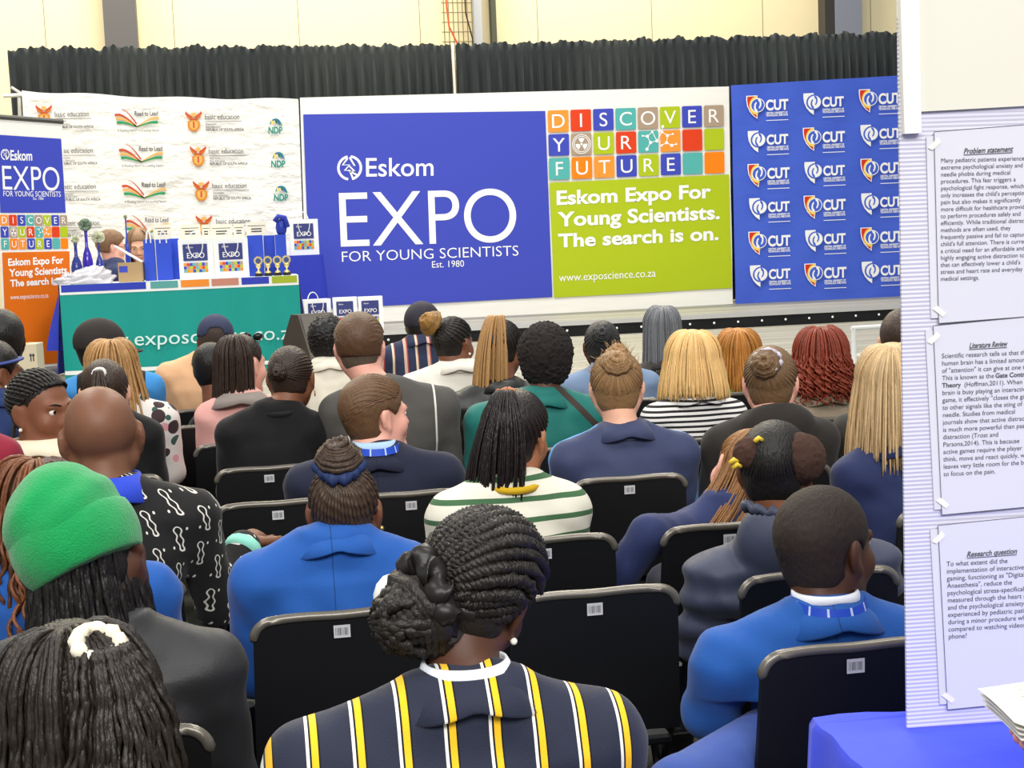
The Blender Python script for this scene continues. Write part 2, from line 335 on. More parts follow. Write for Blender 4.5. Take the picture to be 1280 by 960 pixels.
def panel(name, quad, m, eps=.004, nn=14):
    TL, TR, BR, BL = [np.array(q, float) for q in quad]; g = np.array([[plB.pt(*((TL*(1-u)+TR*u)*(1-v)+(BL*(1-u)+BR*u)*v), eps) for u in np.linspace(0, 1, nn)] for v in np.linspace(0, 1, nn)])
    return child(MB().quadgrid(g[::-1]), name, m, bn, O)
panel('blue_panel', [(379, 143), (681.5, 138.7), (690.5, 371.3), (388, 387)], INK['blue'])
panel('lime_panel', [(687, 228.5), (911, 218), (915, 360), (692.5, 372.2)], INK['lime'])
mb = MB()
PT(mb, plB, 'Eskom', (457.5, 220.6), (541.8, 219.4), (457.3, 198), off=.008, eps=.008)
PT(mb, plB, 'EXPO', (426, 308.8), (646, 301.8), (423.3, 241), off=-.004, eps=.008)
PT(mb, plB, 'FOR YOUNG SCIENTISTS', (427.5, 327.4), (648, 319.4), (427, 314.6), off=-.006, eps=.008)
PT(mb, plB, 'Est. 1980', (540, 334.6), (580, 333.2), (539.8, 326.6), eps=.008)
eskom_mark(mb, frame2(plB, (421.5, 226), (452.7, 225.4), (421.2, 194.4), .008))
PT(mb, plB, 'Eskom Expo For', (695.7, 255.8), (888.6, 247), (695.4, 239.2), off=.03, eps=.008)
PT(mb, plB, 'Young Scientists.', (696.8, 282.8), (899.5, 273.4), (696.5, 266), off=.03, eps=.008)
PT(mb, plB, 'The search is on.', (697.6, 309), (898, 299.4), (697.4, 293), off=.03, eps=.008)
PT(mb, plB, 'www.exposcience.co.za', (698.6, 351.9), (819.5, 345.8), (698.4, 342.2), eps=.008)
child(mb, 'white_lettering', WHITE, bn, O)
discover(bn, frame2(plB, (686.6, 224.9), (905.4, 216), (684.5, 138.2), .006), O)
# --- white backdrop with rows of emblems
wb, O2 = cloth('backdrop_banner', [(27, 113), (373, 123.5), (383, 402), (44, 410)], m_wcloth, 'creased white stage backdrop with rows of small crests and open book emblems', 'banner', sag=lambda u: 7*u*(1-u)*1.6+1.2*math.sin(u*19), wob=.014, seed=3, pl=plB)
def logo_col(kind, pts):
    for (x, y) in pts:
        S = {}
        def of(k): return S.setdefault(k, MB())
        fr = frame2(plB, (x, y+25), (x+25, y+25.-.3), (x-.7, y), .012)           # unit = 25 px
        if kind == 'crest':
            q = np.concatenate([arc(.38, .3, .3, .3, 180, 360, 14), [(.68, .5), (.38, .62), (.08, .5)]]); of('gold').poly(fr(q)); of('sand').poly(fr(np.concatenate([arc(.38, .3, .2, .2, 180, 360, 12), [(.58, .46), (.38, .54), (.18, .46)]]), .001))
            v, f = stroke([(.38, .18), (.38, .5)], .08); of('brown').add(fr(v, .002), f)
            for sgn in (-1, 1):
                for k in range(4):
                    v, f = stroke([(.38+sgn*.08, .6+.03*k), (.38+sgn*(.3+.03*k), .72+.07*k), (.38+sgn*(.3+.02*k), .86+.05*k)], [.1, .09, .03]); of('brown' if k % 2 else 'gold').add(fr(v, .001+.0005*k), f)
            of('sand').poly(fr(arc(.38, .84, .15, .1, 0, 340, 14), .001)); v, f = stroke([(.2, .62), (.56, .62)], .06); of('brown').add(fr(v, .003), f)
        elif kind == 'book':
            for sgn, rows_ in ((-1, (('brown', .86), ('sand', .62), ('green', .36))), (1, (('sand', .62), ('green', .36)))):
                for k, (c_, h_) in enumerate(rows_):
                    xx = np.linspace(0, 1, 14); P = np.c_[1.1+sgn*1.1*(1-.04*k)*xx, .08+(h_-.3)*(1-(1-xx)**2.2)*.0+.06+ (h_-.06)*np.sin(np.clip(xx*1.5, 0, 1.57))*.85*np.where(xx > .75, 1-.12*(xx-.75)*4, 1)]
                    v, f = stroke(P, .05+.08*xx); of(c_).add(fr(v), f)
            xx = np.linspace(0, 1, 12); v, f = stroke(np.c_[1.08-.75*xx, .3+.75*np.sin(xx*1.45)], .02+.05*(1-xx)); of('brown').add(fr(v), f)
            PT(of('ink'), plB, 'Read to Lead', (x+24.5, y+7.4), (x+53.5, y+7), (x+24.4, y+1.6), eps=.012, off=.012)
            PT(of('ink'), plB, 'A Reading Nation is a Leading Nation', (x+3, y+27), (x+55, y+26.6), (x+3, y+24), eps=.012)
        elif kind == 'words':
            PT(of('ink'), plB, 'basic education', (x, y), (x+42.8, y-.6), (x-.1, y-6.2), eps=.012)
            v, f = stroke([(x, y+2.8), (x+46, y+2.4)], .5); of('ink').add(onpl(plB, v, .012), f)
            PT(of('ink'), plB, 'Department:', (x+1.2, y+7), (x+14.5, y+6.8), (x+1.2, y+4.4), eps=.012); PT(of('ink'), plB, 'Basic Education', (x+1.3, y+10.6), (x+20, y+10.4), (x+1.3, y+8), eps=.012)
            PT(of('ink'), plB, 'REPUBLIC OF SOUTH AFRICA', (x+1.4, y+14.4), (x+48.5, y+13.8), (x+1.4, y+11.4), eps=.012, off=.02)
        else:
            PT(of('ndp'), plB, 'NDP', (x+1, y+20.4), (x+18.5, y+20.2), (x+1, y+12.6), eps=.012, off=.03)
            for k, c_ in enumerate(('ndp', 'blue', 'green', 'ink')):
                v, f = stroke(arc(x+10-.5*k, y+12-1.2*k, 7.2-1.5*k, 9.6-1.8*k, 200+30*k, 352, 14)[::-1], 1.5); of(c_).add(onpl(plB, v, .012+.0005*k), f)
            of('yellow').poly(onpl(plB, [(x+4, y+3), (x+8, y+6), (x+5, y+10)][::-1], .013))
        nm = dict(crest='crest_emblem', book='book_emblem', words='lettering', ndp='round_emblem')[kind]
        ms = [INK[k] for k in S]; big = MB()
        for i, k in enumerate(S):
            for vv in S[k].v: big.v.append(vv)
            big.f += [tuple(j+big.n for j in q) for q in S[k].f]; big.mi += [i]*len(S[k].f); big.n += S[k].n
        child(big, nm, ms, wb, O2)
logo_col('crest', [(46, 131.5), (51, 176), (55, 222), (59, 268), (233, 139.6), (238.6, 183), (242.4, 226.4), (246, 269.5)])
logo_col('words', [(68.6, 145.8), (73.5, 191.6), (77.2, 236.6), (81.4, 282), (256.2, 149.4), (261, 192), (265.4, 235.3), (270, 279.5)])
logo_col('book', [(144, 137.5), (149.4, 181.6), (153, 226.5), (157, 270.5)])
logo_col('ndp', [(334.5, 146.5), (338, 188.5), (341.5, 230.5)])
# --- blue crest backdrop
m_cut = mat('blue_banner_cloth', (68, 98, 206), .55, bump=(2.5, .35, .03, (1, 1, 2.4)))
plC = Plane((0, YB-.03, 0), (0, -1, 0))
cb, O3 = cloth('backdrop_banner', [(914.5, 106.5), (1180, 91), (1184, 368), (920, 380)], m_cut, 'blue stage backdrop patterned with red and white shield logos reading CUT', 'banner', wob=.012, seed=8, pl=plC)
POS = [[(932.3, 120), (1003.7, 117), (1073, 112)], [(934.3, 164), (1003, 160), (1075, 156.5)], [(934, 205.3), (1005, 202.8), (1075, 198.7)], [(936, 248.1), (1004, 244.8), (1076, 242)], [(935, 289.8), (1006, 288), (1075, 284.7)], [(937, 332), (1005, 329.7), (1076.6, 327.4)]]
for r in range(6):
    for c in range(3):
        x, y = POS[r][c]; colr = (r+c) % 2 == 0; k = 1. if colr else .93
        mbs = [MB(), MB(), MB(), MB()]                         # white, red, yellow, blue
        fr = lambda uv, e=0.: onpl(plC, [(x+14.5*k*a, y+29.5*k*b-.045*14.5*a) for a, b in uv], .011+e)
        sh = [(0, 0), (.97, 0), (.97, 1), (.6, .86), (.3, .68), (.08, .44), (0, .2)]
        mbs[0].poly(fr(sh[::-1]))
        if colr:
            s2 = [(.09, .035), (.9, .035), (.9, .95), (.6, .81), (.32, .62), (.15, .42), (.08, .2)]; mbs[1].poly(fr(s2[::-1], .001))
        th = np.radians(np.linspace(0, 345, 24)); ell = lambda R, ox=0: [(.98+ox+R*math.cos(a), .42+R*.49*math.sin(a)) for a in th][::-1]
        if colr:
            mbs[2].poly(fr([(.98+.72*math.cos(a), .42+.4*math.sin(a)) for a in np.radians(np.linspace(60, 290, 18)) if math.cos(a) < .1][::-1], .002)); mbs[0].poly(fr(ell(.62), .003)); mbs[3].poly(fr(ell(.55), .004))
        else:
            mbs[3].poly(fr(ell(.72), .003)); mbs[0].poly(fr(ell(.6, .03), .004))
        for sgn in (1, -1):
            cres = [(.98+sgn*(.05+.27*math.cos(a)), .42-sgn*(.07-.22*math.sin(a))) for a in np.radians(np.linspace(-100, 80, 12))]+[(.98+sgn*(.08+.1*math.cos(a)), .42-sgn*(.05-.12*math.sin(a))) for a in np.radians(np.linspace(80, -100, 10))]
            mbs[0 if colr else 3].poly(fr(cres[::-sgn] if sgn > 0 else cres, .005))
        X, Yb = x+(24.5 if colr else 23.5), y+17.8*k
        PT(mbs[0], plC, 'CUT', (X, Yb), (X+28*(1 if colr else .96), Yb-1.3), (X-.1, Yb-12.2*k), off=.035, eps=.014)
        PT(mbs[0], plC, 'CENTRAL UNIVERSITY OF', (X+.3, Yb+5), (X+27, Yb+3.8), (X+.3, Yb+2.6), off=.03, eps=.014); PT(mbs[0], plC, 'TECHNOLOGY, FREE STATE', (X+.3, Yb+8), (X+27.5, Yb+6.8), (X+.3, Yb+5.6), off=.03, eps=.014)
        v, f = stroke([(X+.4, Yb+13), (X+28, Yb+11.8)], .8); mbs[0].add(onpl(plC, v, .012), f)
        big = MB()
        for i, b in enumerate(mbs):
            for vv in b.v: big.v.append(vv)
            big.f += [tuple(j+big.n for j in q) for q in b.f]; big.mi += [i]*len(b.f); big.n += b.n
        child(big, 'shield_logo', [WHITE, INK['cutred'], INK['yellow'], m_cut], cb, O3)
# frame poles at the white backdrop's upper corner
mp = mat('frame_tube', (214, 214, 206), .3, metal=.3); fp = empty('banner_frame', onY(22, 120, YB+.12), 0, 'white tube frame behind the corner of the white backdrop', 'banner frame'); f0 = np.array(fp.location)
q = lambda x, y: onY(x, y, YB+.12)-f0
MB().tube([q(4, 120), q(40, 118)], .02, 8).build('top_tube', mp, fp); MB().tube([q(14, 109), q(34, 122)], .014, 8).build('hook', mp, fp)
b = onY(20, 160, YB+.12); MB().tube([q(24, 122), np.array([b[0]-.02, YB+.12, ZU])-f0], .018, 8).build('upright', mp, fp)
# ------------------------------------------------------------------ roll-up banner
mR = 1.14; dR = (r0+mR*fh)/math.hypot(1, mR); nR = (mR*r0-fh)/math.hypot(1, mR); plR = Plane(atd(44, 300, 11.3), nR)
base = onZ(42, 470, ZL); bR = plR.pt(45, 300); OR = np.array([bR[0], bR[1], ZL])
def zat(px, z):                                            # point on the roll-up plane under pixel column px at height z
    for py in range(100, 620):
        p = plR.pt(px, py)
        if p[2] <= z: return p
    return p
BLr, BRr = zat(6.5, ZL+.09), zat(90, ZL+.09)
ru = empty('rollup_banner', OR, 0, 'blue and orange pull up banner standing at the end of the teal table', 'banner')
quad = np.array([plR.pt(-6, 148), plR.pt(77.5, 152.5), BRr, BLr]); m_roll = mat('rollup_film', (242, 240, 234), .45)
def rchild(mb, name, m): return child(mb, name, m, ru, OR)
rchild(MB().add(np.concatenate([quad, quad-nR*.004]), [(0, 3, 2, 1), (4, 5, 6, 7), (0, 1, 5, 4), (1, 2, 6, 5), (2, 3, 7, 6), (3, 0, 4, 7)]), 'film', m_roll)
rchild(MB().tube([plR.pt(-8, 145.5), plR.pt(78.2, 152)], .02, 8), 'top_rail', mat('dark_rail', (74, 74, 68), .4))
hb = MB(); hb.tube([BLr-dR*.03-(0, 0, .04), BRr+dR*.03-(0, 0, .04)], .045, 10, flat=.8); rchild(hb, 'base_cassette', mat('silver_cassette', (170, 170, 168), .35, metal=.4))
def rq(pts, e): return onpl(plR, pts, e)
rchild(MB().poly(rq([(82, 266), (76, 173.5), (-5, 168.3), (.2, 266)], .004)), 'blue_panel', INK['blue'])
o_r = [plR.pt(86.4, 313.9, .004), plR.pt(2.4, 315.6, .004), zat(8.5, ZL+.1)+nR*.004, zat(90, ZL+.1)+nR*.004]; rchild(MB().poly(o_r), 'orange_panel', INK['rollorange'])
mb = MB()
PT(mb, plR, 'Eskom', (12.5, 200.2), (39.8, 200.6), (12.3, 188), off=.02, eps=.006); eskom_mark(mb, frame2(plR, (.6, 200), (11.4, 200.2), (.4, 186), .006))
PT(mb, plR, 'EXPO', (3.2, 237), (74.4, 238.5), (1.8, 207), off=-.004, eps=.006); PT(mb, plR, 'FOR YOUNG SCIENTISTS', (3.8, 245.3), (75.5, 246), (3.6, 238.6), eps=.006); PT(mb, plR, 'Est. 1980', (41, 249.8), (54, 250), (41, 246.5), eps=.006)
PT(mb, plR, 'Eskom Expo For', (9.8, 332.2), (79, 329), (9.6, 323.6), off=.03, eps=.006); PT(mb, plR, 'Young Scientists.', (10.9, 345.6), (85.5, 341.5), (10.7, 336.8), off=.03, eps=.006)
PT(mb, plR, 'The search is on.', (12.3, 358.4), (85.8, 353.6), (12.1, 350.2), off=.03, eps=.006); PT(mb, plR, 'www.exposcience.co.za', (12.5, 374.4), (60, 372), (12.4, 368.6), eps=.006)
rchild(mb, 'white_lettering', WHITE)
discover(ru, frame2(plR, (1.4, 312), (85.2, 311), (-.6, 268.4), .005), OR)
# ------------------------------------------------------------------ registration table
YT = 11.2
TLp, TRp = onY(75.5, 354, YT), onY(371.5, 343.4, YT); ZT = ZL+.735; xl, xr = TLp[0], TRp[0]; XC = (xl+xr)/2
tb = empty('folding_table', (XC, YT+.35, ZL), 0, 'long folding table on the stage under a teal printed cloth', 'table')
MB().rbox((0, 0, .715), (xr-xl-.04, .68, .035), .02).build('tabletop', mat('table_top', (225, 224, 220), .4), tb)
for sx in (-1, 1):
    for sy in (-1, 1): MB().tube([(sx*(xr-xl-.3)/2, sy*.28, .7), (sx*(xr-xl-.26)/2, sy*.3, .012)], .014, 8).build('leg', mat('table_leg', (90, 90, 92), .4, metal=.6), tb)
teal = mat('teal_cloth', (18, 150, 140), .7, bump=(3, .3, .02, (3, 1, .4))); wht = mat('cloth_white', (236, 238, 236), .7); blu = mat('cloth_blue', (44, 60, 178), .7)
def fold(x, z): a = np.clip((ZT-z)/.7, 0, 1); return .006+a*(.03+.012*np.sin(x*9)+.012*np.sin(x*23+1+.6*np.sin(x*7)))
OT = np.array([XC, YT+.35, ZL])
def sheet(x0, x1, z0, z1, e=0., n=60, m=10):
    X, Z = np.meshgrid(np.linspace(x0, x1, n), np.linspace(z0, z1, m)); return np.stack([X, YT-fold(X, Z)-e, Z], -1)
tc = MB(); tc.quadgrid(sheet(xl-.01, xr+.01, ZL+.02, ZT)); tc.add([(xl-.01, YT-.006, ZT), (xr+.01, YT-.006, ZT), (xr+.01, YT+.7, ZT), (xl-.01, YT+.7, ZT)], [(0, 1, 2, 3)], 1)
for s_, x in ((-1, xl-.01), (1, xr+.01)):
    Yv, Zv = np.meshgrid(np.linspace(0, .7, 14), np.linspace(ZL+.05, ZT, 8)); a = (ZT-Zv)/.7
    g = np.stack([x+s_*a*(.05+.03*np.sin(Yv*14)), YT-.006-.03*a*(Yv < .02)+Yv, Zv], -1); tc.quadgrid(g if s_ > 0 else g[:, ::-1], 2)
cl = tag(tc.build('tablecloth', [teal, wht, blu], smooth=True, origin=OT), 'teal tablecloth lettered www.exposcience.co.za with a blue and white top border', 'tablecloth')
def tchild(mb, n, m): return child(mb, n, m, cl, OT, smooth=True)
tchild(MB().quadgrid(sheet(xl-.008, xr+.008, ZT-.075, ZT-.002, .004, 90, 4)), 'white_border', wht)
tchild(MB().quadgrid(sheet(xl-.008, xr+.008, ZL+.055, ZL+.085, .004, 60, 3)), 'hem_stripe', wht)
for a, b, c in ((76, 182, (44, 60, 178)), (188, 222, (92, 160, 158)), (226, 261, (236, 140, 40)), (264.5, 298, (196, 132, 112)), (302, 336, (44, 60, 178)), (340, 371, (160, 176, 40))):
    x0, x1 = onY(a, 352, YT)[0], onY(b, 348, YT)[0]; tchild(MB().quadgrid(sheet(x0, x1, ZT-.055, ZT-.001, .007, 16, 4)), 'colour_tile', mat('tile_%d' % a, c, .6))
mb = MB(); PT(mb, Plane((0, YT-.055, 0), (0, -1, 0)), 'www.exposcience.co.za', (97, 435), (374, 423.5), (97, 417.5), eps=0.); tchild(mb, 'white_lettering', mat('cloth_print', (214, 238, 234), .6))
# blue draped side on the corner
mb = MB(); Zv = np.linspace(ZL+.24, ZT, 8); a = (ZT-Zv)/.5; g = np.stack([np.stack([xl-.02-.12*a*k-.02*np.sin(k*6+a*3)*a, YT-.03*a+.02+.1*k, Zv], -1) for k in (0, .35, .7, 1)], 1); mb.quadgrid(g[:, ::-1]); o = tchild(mb, 'corner_drape', blu); o.data.polygons.foreach_set('use_smooth', [True]*len(o.data.polygons))
# ------------------------------------------------------------------ gift bags
m_bag = {'blue': mat('blue_paper_bag', (40, 74, 196), .45), 'white': mat('white_paper_bag', (236, 238, 240), .45)}; m_cord = mat('white_cord', (235, 236, 236), .6); m_pr = mat('bag_print_navy', (54, 60, 120), .5)
def bag(px0, px1, pyb, pyt, Y, kind, label, group, z=None, dep=.1, rz=0., printed=False, handle=True):
    A, B = onY(px0, pyb, Y), onY(px1, pyb, Y); wd = B[0]-A[0]; zb = z if z is not None else A[2]; h = onY((px0+px1)/2, pyt, Y)[2]-zb
    t = empty('gift_bag', ((A[0]+B[0])/2, Y+dep/2, zb), rz, label, 'gift bag', group)
    mb = MB(); w2 = wd/2; tpr = .94
    lo = [(-w2, -dep/2), (w2, -dep/2), (w2, dep/2), (-w2, dep/2)]; v = [(x, y, 0) for x, y in lo]+[(x*1.0, y*tpr, h) for x, y in lo]+[(x*.97, y*.85, h-.01) for x, y in lo]+[(x*.97, y*.9, .01) for x, y in lo]
    mb.add(v, [(3, 2, 1, 0), (0, 1, 5, 4), (1, 2, 6, 5), (2, 3, 7, 6), (3, 0, 4, 7), (4, 5, 9, 8), (5, 6, 10, 9), (6, 7, 11, 10), (7, 4, 8, 11), (8, 9, 13, 12), (9, 10, 14, 13), (10, 11, 15, 14), (11, 8, 12, 15), (12, 13, 14, 15)])
    mb.build('bag_body', m_bag[kind], t)
    if handle:
        for y, k in ((-dep/2-.004, -1 if printed else 1), (dep/2*.8, 1)):
            tt = np.linspace(0, math.pi, 11); P = np.stack([-w2*.42*np.cos(tt), y+0*tt, (h-.03)+k*np.sin(tt)*h*(.36 if k < 0 else .3)], -1); MB().tube(P, .005 if k > 0 else .0045, 5).build('handle', m_cord, t)
    if printed:
        yy = -dep/2-.0035; L = [(-w2*.74, yy, h*.46), (w2*.66, yy, h*.46), (w2*.66, yy, h*.88), (-w2*.74, yy, h*.88)]; MB().poly(L).build('print_panel', m_pr, t)
        v, f = text2d('EXPO'); k = w2*1.0/(v[:, 0].max()-v[:, 0].min()); mb = MB(); mb.add(np.c_[-w2*.55+v[:, 0]*k, np.full(len(v), yy-.002), h*.53+v[:, 1]*k*1.1], f)
        v, f = text2d('Eskom'); k2 = k*.36; mb.add(np.c_[-w2*.55+v[:, 0]*k2, np.full(len(v), yy-.002), h*.78+v[:, 1]*k2*1.1], f); mb.build('white_lettering', WHITE, t)
        S = {}
        for r in range(3):
            for c in range(8):
                x0 = -w2*.74+c*w2*1.4/8; z0 = h*.42-(r+1)*h*.085; S.setdefault(COLS[r][c], MB()).poly([(x0, yy, z0), (x0+w2*.16, yy, z0), (x0+w2*.16, yy, z0+h*.075), (x0, yy, z0+h*.075)])
        big = MB()
        for i, k in enumerate(S):
            for vv in S[k].v: big.v.append(vv)
            big.f += [tuple(j+big.n for j in q) for q in S[k].f]; big.mi += [i]*len(S[k].f); big.n += S[k].n
        big.build('colour_tiles', [INK[k] for k in S], t)
    return t
G1 = 'blue gift bags on the teal table'; zt_ = ZT+.001
for i, (a, b, top, Y, d, lb) in enumerate(((181.5, 195, 299, 11.45, 0, 'narrow blue gift bag with white cords, beside the cardboard box'), (196.5, 216, 299, 11.45, .05, 'blue gift bag, second along from the cardboard box'), (214.5, 225.5, 298, 11.62, 0, 'blue gift bag half hidden behind the white EXPO bag'),
        (311.5, 331, 294, 11.5, 0, 'blue gift bag standing just right of the white EXPO bags'), (332, 346, 294, 11.58, 0, 'blue gift bag behind the middle trophies'), (346.5, 360, 293, 11.5, 0, 'blue gift bag behind the end trophy at the table corner'))):
    bag(a, b, 345, top, Y, 'blue', lb, G1, zt_, .09, d, handle=i < 2)
bag(225, 268.5, 347, 299, 11.36, 'white', 'white EXPO gift bag on the teal table, next to the narrow blue bags', 'white gift bags on the teal table', zt_, .1, printed=True)
bag(270, 312, 346, 298, 11.36, 'white', 'white EXPO gift bag on the teal table, nearer the trophies', 'white gift bags on the teal table', zt_, .1, printed=True)
# crumpled blue bag tops and bow
t = tag(MB().ball((0, 0, .05), (.045, .035, .075), 10).tube([(-.05, -.02, .1), (-.02, -.03, .14), (.03, -.02, .13), (.05, -.03, .05)], .02, 6).build('gift_bow', mat('blue_ribbon', (42, 62, 170), .35), smooth=True, origin=(0, 0, 0)), 'crumpled blue ribbon bow on top of the blue bags', 'bow')
p = onY(352, 293, 11.54); t.location = (p[0], 11.54, p[2]+.005)
# ------------------------------------------------------------------ trophies
m_gold = mat('gold_plate', (236, 214, 140), .25, metal=.75); m_pl = mat('black_plinth', (24, 24, 22), .35)
for i, (px, lb) in enumerate(((323.6, 'gold trophy on black plinth, first from the white EXPO bags'), (335.5, 'gold trophy on black plinth, second from the white EXPO bags'), (347.4, 'gold trophy on black plinth, third from the white EXPO bags'), (358.8, 'gold trophy on black plinth, nearest the table corner'))):
    p = onY(px, 343, 11.32); t = empty('trophy', (p[0], 11.32, zt_), 0, lb, 'trophy', 'gold trophies on the teal table')
    MB().rbox((0, 0, .012), (.062, .05, .024), .005).build('plinth', m_pl, t)
    MB().lathe([(.024, .024), (.022, .034), (.008, .044), (.007, .058), (.016, .068), (.022, .085), (.016, .094), (0.0, .097)], n=12).build('stem', m_gold, t, smooth=True)
    mb = MB(); a = np.arange(24)*math.pi/12; R = np.where(np.arange(24) % 2, .0375, .031); mb.poly([(R[k]*math.cos(a[k]), -.006, .122+R[k]*math.sin(a[k])) for k in range(24)]); mb.poly([(R[k]*math.cos(a[k]), .006, .122+R[k]*math.sin(a[k])) for k in range(23, -1, -1)])
    P = np.array([[(R[k]*math.cos(a[k]), y, .122+R[k]*math.sin(a[k])) for k in range(24)] for y in (.006, -.006)]); mb.quadgrid(P, 0, True); mb.build('star_wreath', m_gold, t)
    o = MB().lathe([(.021, 0), (.021, .004), (.017, .006), (0, .006)], n=16).build('medallion', mat('medal_blue', (64, 84, 130), .3), t, loc=(0, -.006, .122)); o.rotation_euler = (math.pi/2, 0, 0)
# ------------------------------------------------------------------ certificates standing behind the bags
m_card = mat('cream_card', (246, 240, 214), .6)
for a, b, y0_, lb in ((191, 214, 281, 'cream certificate standing behind the narrow blue bags'), (224, 250, 281, 'cream certificate behind the first white EXPO bag'), (252, 262, 281, 'cream certificate edge showing between the two white bags'), (262.5, 290, 281, 'cream certificate behind the second white EXPO bag'), (291.5, 304.5, 280, 'cream certificate behind the gap before the blue bags'), (307, 333, 278, 'cream certificate standing above the blue bag by the trophies')):
    Yc = 11.75; A, B = onY(a, y0_, Yc), onY(b, y0_, Yc); wd = B[0]-A[0]; h = A[2]-zt_
    t = empty('certificate', ((A[0]+B[0])/2, Yc, zt_), 0, lb, 'certificate', 'certificates behind the bags')
    MB().box((0, .01, h/2), (wd, .008, h)).build('card', m_card, t)
    mb = MB(); v, f = stroke([(-wd*.42, h-.03), (wd*.42, h-.03)], .004); mb.add(np.c_[v[:, 0], np.full(len(v), .004), v[:, 1]], f); v, f = text2d('AWARD'); k = min(.05, wd*.5)/(v[:, 0].max()); mb.add(np.c_[-wd*.25+v[:, 0]*k, np.full(len(v), .004), h-.075+v[:, 1]*k], f) if False else None
    for zz_ in (h-.055, h-.075): v, f = stroke([(-wd*.25, zz_), (wd*.25, zz_)], .009); mb.add(np.c_[v[:, 0], np.full(len(v), .004), v[:, 1]], f)
    mb.build('printed_lines', INK['ink'], t)
# ------------------------------------------------------------------ bottles with flowers
def bottle(px, pyb, pyt, wpx, Y, c, label, flower, fr_):
    k = atd(0, 0, 1)[0]*0+Y*1.02/FPX; p = onY(px, pyb, Y); h = (pyb-pyt)*k; r = wpx*k/2
    t = empty('flower_vase', (p[0], Y, zt_), 0, label, 'vase', 'blue glass vases on the teal table'); h = onY(px, pyt, Y)[2]-zt_
    MB().lathe([(r*.9, 0), (r, h*.05), (r, h*.42), (r*.75, h*.56), (r*.32, h*.68), (r*.26, h*.92), (r*.36, h), (r*.26, h), (r*.2, h*.9), (r*.26, h*.68), (r*.6, h*.5), (r*.86, h*.1), (0, h*.08)], n=18).build('glass_bottle', mat('glass_%s' % label[:9], c, .12, .6), t, smooth=True)
    fl = MB(); st = MB(); R_ = fr_*k; rr = random.Random(px)
    cz = h+R_*.75; st.tube([(0, 0, h*.3), (0, 0, cz)], .006, 5)
    for i in range(26):
        d = np.array([rr.gauss(0, 1), rr.gauss(0, 1), rr.gauss(.2, .7)]); d /= np.linalg.norm(d); u = np.cross(d, (0, 0, 1.)); u /= np.linalg.norm(u)+1e-6; vv = np.cross(u, d); c0 = np.array([0, 0, cz])+d*R_*.35; s_ = R_*.5
        P = np.array([[c0+u*s_*a*math.sin(b)*1.0+vv*s_*math.cos(b)*a+d*R_*(.35*a*a) for b in np.linspace(0, 2*math.pi, 8, endpoint=False)] for a in (.05, .6, 1.)]); fl.quadgrid(P, 0, True)
    fl.build('flower', mat('flower_%s' % flower, {'white': (226, 228, 204), 'sage': (150, 170, 150)}[flower], .7), t, smooth=True); st.build('stem', mat('flower_stem', (96, 124, 80), .6), t)
bottle(96.5, 340, 304, 13, 11.5, (38, 52, 128), 'dark blue round vase with a white flower, closest to the orange banner', 'white', 6)
bottle(110.5, 340, 288, 12, 11.6, (58, 40, 170), 'tall violet blue bottle vase with a sage green flower', 'sage', 9)
bottle(125.5, 340, 304, 10, 11.65, (42, 58, 150), 'blue bottle vase with white roses in front of the curly haired person', 'white', 9)
bottle(161.5, 345, 273, 6, 11.72, (40, 66, 170), 'slim blue bottle beside the long haired person at the table', 'white', 3)
# crumpled plastic wrap
pb = onY(108, 352, 11.38); n_, m_ = 40, 20; U, V = np.meshgrid(np.linspace(0, 2*math.pi, n_, endpoint=False), np.linspace(.02, math.pi/2, m_))
rad = 1+.22*nz(U*2, V*4, 1.5, 3)+.1*nz(U*7, V*9, 1, 5); L_ = .215
hx = .07+.055*np.clip(np.cos(U)*np.sin(V)+.3, 0, 1)
P = np.stack([L_*rad*np.sin(V)*np.cos(U), .095*rad*np.sin(V)*np.sin(U), hx*1.25*rad*np.cos(V)], -1)
m_plast = mat('clear_plastic_wrap', (226, 224, 230), .25, .6, trans=.25, bump=(14, .6, .02))
o = tag(MB().quadgrid(P[::-1], 0, True).build('plastic_bag', m_plast, smooth=True, loc=(pb[0]-.01, 11.325, zt_)), 'crumpled clear plastic bag lying at the left end of the table', 'plastic bag')
# cardboard box with a lifted white lid
A, B = onY(148, 348, 11.3), onY(178, 348, 11.3); bw = B[0]-A[0]; bh = onY(160, 328, 11.3)[2]-zt_
t = empty('cardboard_box', ((A[0]+B[0])/2, 11.42, zt_), 0, 'small brown cardboard box with an open white lid on the teal table', 'box'); mc = mat('cardboard', (176, 148, 108), .8)
mb = MB(); mb.box((0, -.1, bh/2), (bw, .006, bh)); mb.box((0, .1, bh/2), (bw, .006, bh)); mb.box((-bw/2+.003, 0, bh/2), (.006, .2, bh)); mb.box((bw/2-.003, 0, bh/2), (.006, .2, bh)); mb.box((0, 0, .003), (bw, .2, .006)); mb.build('carton', mc, t)
MB().poly([(-bw*.45, -.1045, bh*.5), (-bw*.1, -.1045, bh*.5), (-bw*.1, -.1045, bh*.82), (-bw*.45, -.1045, bh*.82)]).build('blue_sticker', INK['blue'], t)
mb = MB(); 
for y in (-.1, .06): mb.tube([(bw/2, y, bh), (-bw*.62, y, bh+.13)], .007, 4)
mb.add([(bw/2, -.1, bh), (bw/2, .1, bh), (-bw*.6, .1, bh+.125), (-bw*.6, -.1, bh+.125)], [(0, 1, 2, 3)]); mb.build('lid', mat('white_card', (232, 230, 222), .6), t)
